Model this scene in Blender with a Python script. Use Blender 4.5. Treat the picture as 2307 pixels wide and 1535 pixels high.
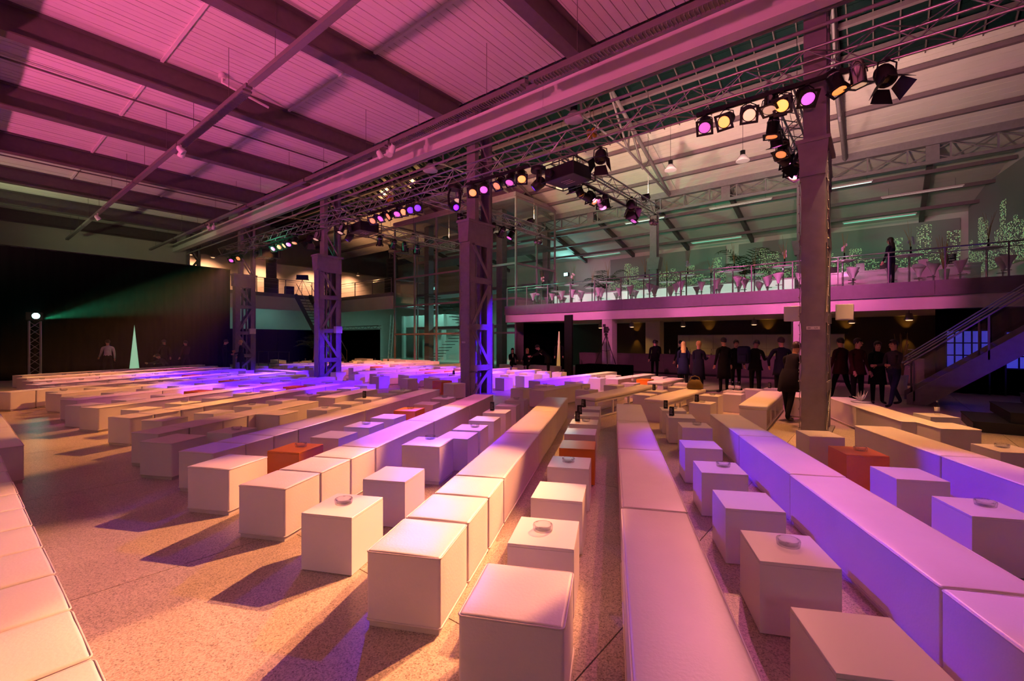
import bpy, bmesh, math, random
from mathutils import Vector, Matrix, Euler
random.seed(7)
for o in list(bpy.data.objects): bpy.data.objects.remove(o)
S = bpy.context.scene
COL = S.collection
PI = math.pi
# ---------------------------------------------------------------- camera, world, exposure
cd = bpy.data.cameras.new('camera'); cam = bpy.data.objects.new('camera', cd); COL.objects.link(cam)
cam.location = (0, 0, 1.73); cam.rotation_euler = (PI/2, 0, math.radians(38.83))
cd.sensor_width = 36; cd.lens = 16.0; cd.clip_start = .05; cd.clip_end = 200
S.camera = cam
W = bpy.data.worlds.new('world'); S.world = W; W.use_nodes = True
W.node_tree.nodes['Background'].inputs[0].default_value = (.25, .16, .2, 1)
W.node_tree.nodes['Background'].inputs[1].default_value = .02
S.view_settings.view_transform = 'Standard'; S.view_settings.look = 'None'
S.view_settings.gamma = 1; S.view_settings.use_curve_mapping = False
S.view_settings.exposure = -1.22
AMB = (1, .36, .09); PNK = (1, .16, .5); BLU = (.06, .0, 1); WRM = (1, .55, .28); GRN = (.12, 1, .62); LAV = (.75, .3, 1); ROS = (1, .35, .2)

# ---------------------------------------------------------------- materials
def srgb(r, g, b):
    f = lambda c: (c/255/12.92) if c/255 <= .04045 else ((c/255+.055)/1.055)**2.4
    return (f(r), f(g), f(b))
MATS = {}
def mat(name, col, rough=.5, metal=0, var=.06, scale=6, bump=0, bscale=40, spec=.5, trans=0, emit=None, es=1):
    m = bpy.data.materials.new(name); m.use_nodes = True; MATS[name] = m
    nt = m.node_tree; b = nt.nodes['Principled BSDF']; L = nt.links
    b.inputs['Roughness'].default_value = rough; b.inputs['Metallic'].default_value = metal
    b.inputs['Specular IOR Level'].default_value = spec
    if trans: b.inputs['Transmission Weight'].default_value = trans
    tc = nt.nodes.new('ShaderNodeTexCoord')
    n = nt.nodes.new('ShaderNodeTexNoise'); n.inputs['Scale'].default_value = scale; n.inputs['Detail'].default_value = 4
    L.new(tc.outputs['Object'], n.inputs['Vector'])
    r = nt.nodes.new('ShaderNodeValToRGB')
    lo = [max(0, c*(1-var)) for c in col]; hi = [min(1, c*(1+var)) for c in col]
    r.color_ramp.elements[0].color = (*lo, 1); r.color_ramp.elements[1].color = (*hi, 1)
    r.color_ramp.elements[0].position = .3; r.color_ramp.elements[1].position = .7
    L.new(n.outputs['Fac'], r.inputs['Fac']); L.new(r.outputs['Color'], b.inputs['Base Color'])
    if bump:
        n2 = nt.nodes.new('ShaderNodeTexNoise'); n2.inputs['Scale'].default_value = bscale; n2.inputs['Detail'].default_value = 3
        L.new(tc.outputs['Object'], n2.inputs['Vector'])
        bp = nt.nodes.new('ShaderNodeBump'); bp.inputs['Strength'].default_value = bump; bp.inputs['Distance'].default_value = .01
        L.new(n2.outputs['Fac'], bp.inputs['Height']); L.new(bp.outputs['Normal'], b.inputs['Normal'])
    if emit:
        b.inputs['Emission Color'].default_value = (*emit, 1); b.inputs['Emission Strength'].default_value = es
    return m
def thin_glass(name, tint=(.9, .96, .95), refl=.7, power=4):
    m = bpy.data.materials.new(name); m.use_nodes = True; nt = m.node_tree; nt.nodes.clear(); MATS[name] = m
    o = nt.nodes.new('ShaderNodeOutputMaterial'); t = nt.nodes.new('ShaderNodeBsdfTransparent'); g = nt.nodes.new('ShaderNodeBsdfGlossy')
    t.inputs[0].default_value = (*tint, 1); g.inputs['Roughness'].default_value = .03
    lw = nt.nodes.new('ShaderNodeLayerWeight'); lw.inputs[0].default_value = .5
    pw = nt.nodes.new('ShaderNodeMath'); pw.operation = 'POWER'; pw.inputs[1].default_value = power; nt.links.new(lw.outputs['Facing'], pw.inputs[0])
    f = nt.nodes.new('ShaderNodeMath'); f.operation = 'MULTIPLY_ADD'; f.inputs[1].default_value = refl; f.inputs[2].default_value = .045; nt.links.new(pw.outputs[0], f.inputs[0])
    mx = nt.nodes.new('ShaderNodeMixShader'); nt.links.new(f.outputs[0], mx.inputs[0])
    nt.links.new(t.outputs[0], mx.inputs[1]); nt.links.new(g.outputs[0], mx.inputs[2]); nt.links.new(mx.outputs[0], o.inputs[0])
    return m
def emis(name, col, s):
    return mat(name, (.8, .8, .8), .4, emit=col, es=s)

mat('leather', srgb(232, 226, 220), .42, var=.03, scale=3, bump=.12, bscale=60)
mat('piping', srgb(222, 214, 206), .5, var=.03)
mat('base', srgb(205, 198, 190), .55)
mat('lacquer', srgb(238, 235, 232), .28, var=.015, scale=2)
mat('orange_lacquer', srgb(238, 142, 30), .32, var=.05, scale=2)
mat('steel', srgb(138, 131, 137), .55, .0, var=.1, bump=.1, bscale=25)
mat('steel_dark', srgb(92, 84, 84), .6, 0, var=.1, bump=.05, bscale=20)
mat('alu', srgb(190, 188, 190), .32, 1, var=.05)
mat('chrome', srgb(210, 208, 206), .12, 1, var=.02)
mat('black', srgb(17, 16, 18), .45, 0, var=.2)
mat('black_matte', srgb(14, 12, 14), .85, 0, var=.2)
mat('grille', srgb(30, 29, 31), .7, 0, var=.35, scale=120)
mat('drape', srgb(4, 3, 4), .95, 0, var=.3, spec=.0)
mat('white_wall', srgb(215, 212, 206), .8, var=.03, scale=2, bump=.05)
mat('ceil_board', srgb(220, 214, 212), .7, var=.05, scale=1.2)
mat('roof_board', srgb(226, 220, 212), .7, var=.04, scale=1.2)
mat('purlin', srgb(120, 104, 112), .6)
mat('mullion', srgb(158, 140, 150), .5)
mat('skylight', srgb(18, 40, 38), .15, var=.3, scale=.4)
mat('beam_white', srgb(222, 214, 214), .6, var=.05, scale=1)
mat('fascia', srgb(120, 110, 122), .5)
mat('yellow', srgb(222, 170, 20), .45)
mat('rail', srgb(170, 165, 168), .3, 1)
mat('concrete', srgb(120, 114, 108), .75, var=.12, bump=.1)
mat('wood', srgb(118, 84, 58), .5, var=.2, scale=9)
mat('leaf', srgb(44, 70, 34), .5, var=.35, scale=12)
mat('twig', srgb(176, 136, 78), .6, var=.2)
mat('orchid', srgb(236, 205, 226), .5, var=.08)
mat('lily', srgb(240, 236, 224), .5, var=.05)
mat('vase', srgb(22, 20, 24), .12)
mat('paper', srgb(235, 232, 228), .8)
mat('cover_grey', srgb(170, 164, 160), .6)
mat('plastic_white', srgb(238, 236, 238), .2, var=.02)
mat('bag', srgb(104, 84, 22), .55, var=.2, bump=.2)
mat('cloth_white', srgb(232, 226, 220), .85, var=.05)
mat('soil', srgb(40, 28, 20), .95)
mat('ash_water', srgb(225, 230, 236), .05, trans=1)
thin_glass('glass', (.97, .98, .98)); thin_glass('glass_thick', (.93, .945, .95), .75, 2.2); thin_glass('pane', (.92, .96, .96)); 
def glassy(name, col=(.96, .97, 1)):
    m = bpy.data.materials.new(name); m.use_nodes = True; b = m.node_tree.nodes['Principled BSDF']; MATS[name] = m
    b.inputs['Base Color'].default_value = (*col, 1); b.inputs['Roughness'].default_value = .02; b.inputs['Transmission Weight'].default_value = 1; b.inputs['IOR'].default_value = 1.45
glassy('crystal')
# terrazzo
m = mat('terrazzo', srgb(196, 186, 168), .3, var=.1, scale=1.5, bump=0)
nt = m.node_tree; b = nt.nodes['Principled BSDF']; tc = [n for n in nt.nodes if n.type == 'TEX_COORD'][0]
vo = nt.nodes.new('ShaderNodeTexVoronoi'); vo.inputs['Scale'].default_value = 125; nt.links.new(tc.outputs['Object'], vo.inputs['Vector'])
cr = nt.nodes.new('ShaderNodeValToRGB'); cr.color_ramp.interpolation = 'CONSTANT'
e = cr.color_ramp.elements; e[0].color = (.30, .27, .24, 1); e[1].position = .16; e[1].color = (.95, .93, .9, 1)
for p, c in ((.40, .62), (.62, 1.12), (.8, .8), (.93, .42)): k = e.new(p); k.color = (c, c*.98, c*.95, 1)
nt.links.new(vo.outputs['Color'], cr.inputs['Fac'])
mx = nt.nodes.new('ShaderNodeMix'); mx.data_type = 'RGBA'; mx.blend_type = 'MULTIPLY'; mx.inputs[0].default_value = .85
src = b.inputs['Base Color'].links[0].from_socket
nt.links.new(src, mx.inputs[6]); nt.links.new(cr.outputs['Color'], mx.inputs[7]); nt.links.new(mx.outputs[2], b.inputs['Base Color'])
mat('tray_grey', srgb(112, 106, 108), .6)
mat('counter', srgb(84, 74, 70), .6)
mat('bar_wall', srgb(62, 52, 42), .8)
mat('joint', srgb(70, 58, 50), .9)
# ---------------------------------------------------------------- mesh helpers
class MB:
    def __init__(s): s.v = []; s.f = []; s.sm = []
    def add(s, vs, fs, sm=False):
        n = len(s.v); s.v += [tuple(v) for v in vs]; s.f += [tuple(i+n for i in f) for f in fs]; s.sm += [sm]*len(fs); return s
    def box(s, x0, x1, y0, y1, z0, z1, M=None):
        vs = [Vector((x, y, z)) for z in (z0, z1) for y in (y0, y1) for x in (x0, x1)]
        if M: vs = [M @ v for v in vs]
        return s.add(vs, [(0,2,3,1),(4,5,7,6),(0,1,5,4),(2,6,7,3),(0,4,6,2),(1,3,7,5)])
    def tube(s, p0, p1, r, n=8, r1=None, cap=True):
        p0 = Vector(p0); p1 = Vector(p1); r1 = r if r1 is None else r1
        d = (p1-p0).normalized(); a = d.cross(Vector((0,0,1)) if abs(d.z) < .95 else Vector((1,0,0))).normalized(); c = d.cross(a)
        vs = []
        for p, q in ((p0, r), (p1, r1)):
            vs += [p + a*math.cos(2*PI*i/n)*q + c*math.sin(2*PI*i/n)*q for i in range(n)]
        fs = [(i, (i+1) % n, n+(i+1) % n, n+i) for i in range(n)]
        s.add(vs, fs, True)
        if cap: s.add(vs, [tuple(range(n))[::-1], tuple(range(n, 2*n))])
        return s
    def path(s, pts, r, n=6, closed=False):
        pts = [Vector(p) for p in pts]; m = len(pts); vs = []; rr = r if isinstance(r, (list, tuple)) else [r]*m
        up = None
        for i, p in enumerate(pts):
            t = (pts[(i+1) % m]-pts[i-1]) if (closed or 0 < i < m-1) else (pts[1]-pts[0] if i == 0 else pts[-1]-pts[-2])
            t.normalize()
            if up is None: up = Vector((0,0,1)) if abs(t.z) < .9 else Vector((1,0,0))
            a = t.cross(up).normalized(); c = a.cross(t); up = c
            vs += [p + a*math.cos(2*PI*k/n)*rr[i] + c*math.sin(2*PI*k/n)*rr[i] for k in range(n)]
        fs = []
        for i in range(m if closed else m-1):
            j = (i+1) % m
            fs += [(i*n+k, i*n+(k+1) % n, j*n+(k+1) % n, j*n+k) for k in range(n)]
        s.add(vs, fs, True)
        if not closed: s.add(vs, [tuple(range(n))[::-1], tuple(range((m-1)*n, m*n))])
        return s
    def lathe(s, prof, n=16, M=None, sm=True):
        vs = []
        for r, z in prof: vs += [Vector((r*math.cos(2*PI*k/n), r*math.sin(2*PI*k/n), z)) for k in range(n)]
        if M: vs = [M @ v for v in vs]
        fs = []
        for i in range(len(prof)-1):
            fs += [(i*n+k, i*n+(k+1) % n, (i+1)*n+(k+1) % n, (i+1)*n+k) for k in range(n)]
        s.add(vs, fs, sm)
        if prof[0][0] > 1e-4: s.add(vs, [tuple(range(n))[::-1]])
        if prof[-1][0] > 1e-4: s.add(vs, [tuple(range((len(prof)-1)*n, len(prof)*n))])
        return s
    def prism(s, poly, y0, y1, M=None):      # polygon in xz, extruded along y
        n = len(poly); vs = [Vector((x, y0, z)) for x, z in poly] + [Vector((x, y1, z)) for x, z in poly]
        if M: vs = [M @ v for v in vs]
        return s.add(vs, [tuple(range(n)), tuple(range(n, 2*n))[::-1]] + [(i, n+i, n+(i+1) % n, (i+1) % n) for i in range(n)])
    def ball(s, c, r, n=10, m=6, sc=(1,1,1)):
        c = Vector(c); prof = [(math.sin(PI*i/m)*1.0, -math.cos(PI*i/m)) for i in range(m+1)]
        vs = []
        for q, z in prof: vs += [c + Vector((q*math.cos(2*PI*k/n)*r*sc[0], q*math.sin(2*PI*k/n)*r*sc[1], z*r*sc[2])) for k in range(n)]
        fs = []
        for i in range(m): fs += [(i*n+k, i*n+(k+1) % n, (i+1)*n+(k+1) % n, (i+1)*n+k) for k in range(n)]
        return s.add(vs, fs, True)
    def mesh(s, name, m):
        me = bpy.data.meshes.new(name); me.from_pydata(s.v, [], s.f)
        me.polygons.foreach_set('use_smooth', s.sm); me.validate(); me.update()
        bm = bmesh.new(); bm.from_mesh(me); bmesh.ops.recalc_face_normals(bm, faces=bm.faces); bm.to_mesh(me); bm.free()
        me.materials.append(MATS[m]); return me
    def build(s, name, m, parent=None, loc=None, rot=None):
        return link(name, s.mesh(name, m), parent, loc, rot)
def link(name, me, parent=None, loc=None, rot=None):
    o = bpy.data.objects.new(name, me); COL.objects.link(o)
    if parent: o.parent = parent
    if loc is not None: o.location = loc
    if rot is not None: o.rotation_euler = rot if not isinstance(rot, (int, float)) else (0, 0, rot)
    return o
def thing(name, label, cat, loc=(0,0,0), rz=0, group=None):
    o = bpy.data.objects.new(name, None); COL.objects.link(o); o.location = loc; o.rotation_euler = (0, 0, rz); o.empty_display_size = .1
    o['label'] = label; o['category'] = cat
    if group: o['group'] = group
    return o
def tag(o, label, cat, group=None):
    o['label'] = label; o['category'] = cat
    if group: o['group'] = group
    return o
def struct(name, loc=(0,0,0)):
    o = bpy.data.objects.new(name, None); COL.objects.link(o); o['kind'] = 'structure'; o.location = loc; o.empty_display_size = .1; return o
CACHE = {}
def cached(key, fn):
    if key not in CACHE: CACHE[key] = fn()
    return CACHE[key]
def rbox(name, sx, sy, z0, z1, rad, m, seg=3, bulge=0, cuts=0):
    def mk():
        bm = bmesh.new(); bmesh.ops.create_cube(bm, size=1)
        for v in bm.verts: v.co = Vector((v.co.x*sx, v.co.y*sy, (v.co.z+.5)*(z1-z0)+z0))
        bmesh.ops.bevel(bm, geom=bm.edges[:], offset=rad, segments=seg, profile=.6, affect='EDGES')
        if cuts:
            bmesh.ops.subdivide_edges(bm, edges=[e for e in bm.edges if e.calc_length() > .2], cuts=cuts, use_grid_fill=True)
            for v in bm.verts:
                kx = max(0, 1-(2*v.co.x/sx)**2); ky = max(0, 1-(2*v.co.y/sy)**2); kz = max(0, 1-((v.co.z-z0)/(z1-z0)*2-1)**2)
                if v.co.z > z1-rad*.6: v.co.z += bulge*min(1, kx*1.4)*min(1, ky*2.2) + .002*math.sin(v.co.y*17+v.co.x*9)
                if abs(v.co.x) > sx/2-rad*.5: v.co.x += math.copysign(bulge*.5*ky*kz, v.co.x)
                if abs(v.co.y) > sy/2-rad*.5: v.co.y += math.copysign(bulge*.5*kx*kz, v.co.y)
        me = bpy.data.meshes.new(name); bm.to_mesh(me); bm.free()
        for p in me.polygons: p.use_smooth = True
        me.materials.append(MATS[m]); return me
    return cached((name, sx, sy, z0, z1, rad, m, bulge, cuts), mk)
def rotto(d):  # matrix rotating -Z to direction d
    return Vector(d).to_track_quat('-Z', 'Y').to_matrix().to_4x4()
# ================================================================ STRUCTURE
CX = [-0.93-8.95*i for i in range(5)]        # main columns along x
CY = 10.5
RX = [3.55-4.475*i for i in range(10)]       # rafters
# ---- floor of terrazzo slabs with joints
fl = struct('floor')
MB().box(-46, 9.2, -4, 36, -.12, -.012).build('floor_bed', 'joint', fl)
SL = 2.98
for ix in range(19):
    for iy in range(14):
        x0 = -4.18-SL*14+SL*ix; y0 = -4+SL*iy
        if x0+SL < -45.5 or x0 > 9: continue
        me = cached('slab', lambda: MB().box(.004, SL-.004, .004, SL-.004, -.012, 0).mesh('slab', 'terrazzo'))
        link('slab', me, fl, (x0, y0, 0))
# ---- left hall ceiling: boards along y between rafters
cl = struct('ceiling')
Z0, Z1 = 8.2, 8.86
nb = 22
for i in range(len(RX)-1):
    w = 4.475/nb
    for k in range(nb):
        x0 = RX[i+1]+k*w
        bd = cached('cb', lambda: MB().box(.008, w-.008, -.4, 9.75, Z1, Z1+.03).mesh('board', 'ceil_board'))
        link('board', bd, cl, (x0, 0, random.uniform(-.006, .006)))
MB().box(-36.8, 3.6, -.4, 9.75, Z1+.045, Z1+.1).build('roof_deck', 'steel_dark', cl)
def ibeam(h, fw, tw, L):
    b = MB(); b.box(-fw/2, fw/2, 0, L, 0, .035); b.box(-fw/2, fw/2, 0, L, h-.035, h); b.box(-tw/2, tw/2, 0, L, .035, h-.035); return b
for x in RX:
    me = cached('raf', lambda: ibeam(Z1-Z0, .32, .05, 10.1).mesh('rafter', 'steel_dark'))
    link('rafter', me, cl, (x, -.4, Z0-.005))
# longitudinal box beams (white) along x
def slab_beam(y0, y1, z0, z1, m='beam_white'):
    b = MB(); b.box(-36.9, 8.5, y0, y1, z0, z1); return b
tb = struct('trim_1')
n = 6
for k in range(n):
    L = 45.4/n
    MB().box(-36.9+L*k+.004, -36.9+L*(k+1)-.004, 9.5, 9.72, 7.68, 8.19).build('beam_panel', 'beam_white', tb)
    MB().box(-36.9+L*k+.004, -36.9+L*(k+1)-.004, 9.46, 9.76, 7.64, 7.68).build('beam_flange', 'beam_white', tb)
tb2 = struct('trim_2')
MB().box(-36.9, 8.5, .1, .42, 7.7, 8.19).build('beam_panel', 'steel_dark', tb2)
# thin battens and pipes on the ceiling
for y in (3.4, 6.6):
    for x in (-12.2, -16.6, -21.1, -25.6, -7.7):
        if random.random() < .8: MB().box(x-2.0, x+2.0, y, y+.07, Z1-.05, Z1).build('batten', 'ceil_board', cl)
for x in (-16.9, -25.8):
    MB().tube((x, .3, Z1-.12), (x, 9.4, Z1-.12), .028, 8).build('conduit', 'steel_dark', cl)
bp = MB().path([(-13.6, 4.6, 8.84), (-13.6, 4.6, 8.6), (-13.6, 4.9, 8.55), (-13.9, 5.9, 8.55)], .035, 8); bp.lathe([(.09, 8.7), (.09, 8.8), (.05, 8.86)], 10, Matrix.Translation((-13.6, 4.6, 0)))
bp.build('vent_pipe', 'beam_white', cl)
# ---- end walls
wl = struct('wall_left')
MB().box(-37.0, -36.8, -1, 10.3, 6.2, 8.9).build('upper_panel', 'white_wall', wl)
MB().box(-37.02, -36.78, -1, 10.3, 6.0, 6.2).build('ledge', 'white_wall', wl)
MB().box(-40.3, -40.1, 10.2, 34, 0, 8.3).build('gallery_wall', 'white_wall', wl)
MB().box(-46, -45.8, -4, 34, 0, 15).build('outer_wall', 'white_wall', wl)
MB().box(-45.7, -40.4, 9.9, 10.1, 0, 10).build('return_wall', 'white_wall', wl)
wf = struct('wall_front'); MB().box(-37, 9, -3.2, -3.0, 0, 8.9).build('plaster', 'white_wall', wf)
wf2 = struct('ceiling_front'); MB().box(-37, 9, -2.99, -.41, 8.2, 8.9).build('soffit', 'white_wall', wf2)
wr = struct('wall_right'); MB().box(9, 9.2, -4, 34, 0, 15).build('plaster', 'white_wall', wr)
MB().box(0, 6.65, 0, .15, 3.7, 9.9).build('gallery_end', 'white_wall', struct('wall_gallery_end'), (3.66, 32.98, 0), math.atan2(-6.6, 1.15))
wb = struct('wall_back')
MB().box(-46, 9.2, 33, 33.3, 0, 10.5).build('plaster', 'white_wall', wb)
MB().box(-20, 9, 27.6, 27.75, 0, 2.85).build('bar_back_wall', 'bar_wall', wb)
# dark window recess frames on back wall (arched tops)
for i, x in enumerate((-1.0, -5.4, -9.6, -13.8)):
    wn = struct('window_%d' % (i+1))
    b = MB(); P = []
    for k in range(13):
        a = PI*k/12; P.append((x+1.1*math.cos(a), 32.96, 7.1+.28*math.sin(a)))
    b.path([(x+1.1, 32.96, 5.0)]+P+[(x-1.1, 32.96, 5.0)], .05, 6); b.build('window_frame', 'black', wn)
    MB().box(x-1.05, x+1.05, 32.97, 32.99, 5.0, 7.1).build('window_pane', 'steel_dark', wn)
# ---- nave roof
nr = struct('ceiling_nave')
RY, RZ = 18.4, 13.4; EY, EZ = 26.3, 10.3; SLp = (RZ-EZ)/(EY-RY)
nb2 = 30
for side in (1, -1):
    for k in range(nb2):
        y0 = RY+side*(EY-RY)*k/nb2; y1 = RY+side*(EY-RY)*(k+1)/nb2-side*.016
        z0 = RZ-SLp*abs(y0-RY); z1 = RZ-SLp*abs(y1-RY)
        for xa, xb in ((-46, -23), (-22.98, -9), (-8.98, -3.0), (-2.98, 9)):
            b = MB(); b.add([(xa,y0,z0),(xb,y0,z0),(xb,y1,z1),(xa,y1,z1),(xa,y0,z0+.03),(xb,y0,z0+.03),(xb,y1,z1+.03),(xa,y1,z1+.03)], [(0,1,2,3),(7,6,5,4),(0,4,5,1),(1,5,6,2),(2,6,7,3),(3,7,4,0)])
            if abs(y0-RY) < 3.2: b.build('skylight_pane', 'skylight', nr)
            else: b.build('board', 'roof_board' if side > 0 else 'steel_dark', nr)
    MB().add([(-46,RY,RZ+.06),(9,RY,RZ+.06),(9,RY+side*(EY-RY),EZ+.06),(-46,RY+side*(EY-RY),EZ+.06)], [(0,1,2,3)]).build('roof_deck', 'black_matte', nr)
    gb = cached(('glz', side), lambda: MB().add([(x_, RY+side*y_, RZ-SLp*y_+dz) for dz in (-.12, -.02) for x_, y_ in ((-.02, 0), (.02, 0), (.02, 3.4), (-.02, 3.4))], [(0,1,2,3),(7,6,5,4),(0,4,5,1),(1,5,6,2),(2,6,7,3),(3,7,4,0)]).mesh('glazing_bar', 'steel_dark'))
    for k in range(60): link('glazing_bar', gb, nr, (8.5-.72*k, 0, 0))
    for k in range(1, 6):
        y = RY+side*(EY-RY)*k/6; z = RZ-SLp*abs(y-RY)
        MB().box(-46, 9, y-.09, y+.09, z-.2, z-.03).build('purlin', 'purlin', nr)
# steel roof trusses over the nave
TX = [-1.2-8.2*i for i in range(5)]
for x in TX:
    t = thing('roof_truss', 'grey steel roof truss spanning the high nave', 'roof truss', (x, 0, 0), 0, 'steel roof trusses under the nave roof')
    def bar(n, p, q, r=.06): 
        d = Vector(q)-Vector(p); b = MB(); b.tube((0, p[0], p[1]), (0, q[0], q[1]), r, 4); b.build(n, 'steel', t)
    for sd in (-1, 1):
        e = RY+sd*(EY-RY-.15)
        bar('rafter', (e, 10.15), (RY, 13.2), .11)
        q1 = (RY+sd*(EY-RY)*.62, 10.15+3.05*.38); q2 = (RY+sd*(EY-RY)*.3, 10.15+3.05*.7)
        tie = (RY+sd*2.2, 10.9); bar('tie', (e, 10.1), tie, .075); 
        bar('strut', q1, (RY+sd*(EY-RY)*.5, 10.52)); bar('strut', q2, (RY+sd*(EY-RY)*.5, 10.52)); bar('strut', q2, tie); bar('strut', (RY, 13.2), tie, .06)
    bar('tie_rod', (RY-2.2, 10.9), (RY+2.2, 10.9), .05)
# ---- lattice girder along x at y=26.3 and front one at 10.9
def girder(y, z0, z1, name, label, lat=True, x0=-36, x1=8.5):
    g = thing(name, label, 'girder', (0, y, 0))
    MB().box(x0, x1, -.16, .16, z1-.42, z1).build('top_beam', 'steel', g)
    MB().box(x0, x1, -.07, .07, z0, z0+.14).build('bottom_chord', 'steel', g)
    P = 1.37; n = int((x1-x0)/P); h = z1-.42-z0-.14
    for k in range(n):
        xx = x0+P*k
        v = cached(('gv', h), lambda: MB().box(-.03, .03, -.03, .03, 0, h).mesh('lattice_post', 'steel')); link('lattice_post', v, g, (xx, 0, z0+.14))
        for s_ in (0, 1):
            d = cached(('gd', h, s_), lambda: MB().tube((0 if s_ else P, 0, 0), (P if s_ else 0, 0, h), .025, 4).mesh('lattice_bar', 'steel')); link('lattice_bar', d, g, (xx, .02 if s_ else -.02, z0+.14))
    for x in [-6.4-4.1*i for i in range(7)]+[-2.3, 1.8]:
        MB().box(x-.22, x+.22, -.05, .05, z0+.14, z1-.42).build('web_plate', 'steel', g)
girder(26.3, 9.25, 10.45, 'lattice_girder', 'grey riveted lattice girder with crossed bars above the gallery')
# lean-to roof behind
lt = struct('ceiling_gallery')
nl = 22
for k in range(nl):
    ya = 26.4+6.6*k/nl; yb = 26.4+6.6*(k+1)/nl-.012; za = 10.15-1.75*k/nl; zb = 10.15-1.75*(k+1)/nl
    MB().add([(-36,ya,za),(9,ya,za),(9,yb,zb),(-36,yb,zb),(-36,ya,za+.03),(9,ya,za+.03),(9,yb,zb+.03),(-36,yb,zb+.03)], [(0,1,2,3),(7,6,5,4),(0,4,5,1),(1,5,6,2),(2,6,7,3),(3,7,4,0)]).build('board', 'white_wall', lt)
MB().add([(-36,26.3,10.24),(9,26.3,10.24),(9,33.2,8.44),(-36,33.2,8.44)], [(0,1,2,3)]).build('roof_deck', 'black_matte', lt)
for y in (27.9, 29.6, 31.3):
    z = 10.15-1.75*(y-26.4)/6.6; MB().box(-30, 4.3 if y > 28 else 4.5, y-.06, y+.06, z-.46, z-.3).build('purlin', 'purlin', lt)
for x in [1.8-4.1*i for i in range(9)]:
    b = MB(); b.add([(x-.1,26.4,9.85),(x+.1,26.4,9.85),(x+.1,33,8.1),(x-.1,33,8.1),(x-.1,26.4,10.12),(x+.1,26.4,10.12),(x+.1,33,8.38),(x-.1,33,8.38)], [(0,3,2,1),(4,5,6,7),(0,1,5,4),(1,2,6,5),(2,3,7,6),(3,0,4,7)]); b.build('rafter', 'steel_dark', lt)
# ---- gallery slab (right balcony)
bs = struct('floor_gallery')
MB().box(-17, 8.8, 20.5, 33, 3.42, 3.7).build('deck', 'concrete', bs)
for k in range(7):
    x0 = -17+3.69*k
    MB().box(x0+.004, x0+3.686, 20.42, 20.5, 3.22, 3.72).build('fascia_panel', 'fascia', bs)
MB().box(-17, 8.8, 20.52, 20.85, 2.78, 3.42).build('edge_beam', 'beam_white', bs)
MB().box(-17, 8.8, 20.85, 27.6, 2.86, 3.0).build('soffit', 'white_wall', bs)
# left mezzanine (z 5.4), L shaped
ms = struct('floor_mezzanine')
MB().box(-40.1, -36.7, 10.2, 33, 5.15, 5.4).build('deck_side', 'concrete', ms)
MB().box(-36.7, -28.9, 21.4, 33, 5.15, 5.4).build('deck_back', 'concrete', ms)
MB().box(-36.74, -36.6, 10.2, 21.4, 4.15, 5.15).build('edge_beam', 'beam_white', ms)
MB().box(-36.6, -28.9, 21.3, 21.44, 4.15, 5.15).build('edge_beam', 'beam_white', ms)
MB().box(-36.72, -36.56, 10.2, 21.36, 5.15, 5.42).build('fascia_panel', 'fascia', ms)
MB().box(-36.56, -28.9, 21.24, 21.4, 5.15, 5.42).build('fascia_panel', 'fascia', ms)
# pillars under the gallery
for x in (-18.7, -10.5, -2.3):
    p = thing('pillar', 'square white plastered pillar under the front edge of the gallery', 'pillar', (x, 20.85, 0), 0, 'white pillars under the gallery edge')
    link('shaft', rbox('shaft', .55, .55, 0, 2.78, .015, 'white_wall'), p)
    MB().box(-.29, .29, -.29, .29, 0, .1).build('skirting', 'cover_grey', p)
for i, x in enumerate((-18.0, -10.3, -2.9)):
    p = thing('gallery_column', 'grey steel column standing on the gallery, carrying the lattice girder', 'column', (x, 26.2, 3.7), 0, 'steel columns on the gallery')
    b = MB()
    b.box(-.2, .2, -.2, -.15, 0, 5.55); b.box(-.2, .2, .15, .2, 0, 5.55); b.box(-.05, .05, -.15, .15, 0, 5.55); b.build('shaft', 'steel', p)
    MB().prism([(-.42, 2.9), (.42, 2.9), (.3, 2.2), (-.3, 2.2)], -.25, .25).build('bracket', 'steel', p)
    MB().box(-.3, .3, -.3, .3, 0, .05).build('base_plate', 'steel', p)
    q = thing('bar_pillar', 'wide white pillar standing behind the bar counter', 'pillar', (x, 26.2, 0), 0, 'white pillars behind the bar')
    link('shaft', rbox('shaft2', .85, .6, 0, 2.85, .02, 'white_wall'), q)
    MB().box(.42, .45, -.32, .32, 0, 2.85).build('corner_trim', 'beam_white', q)
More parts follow.
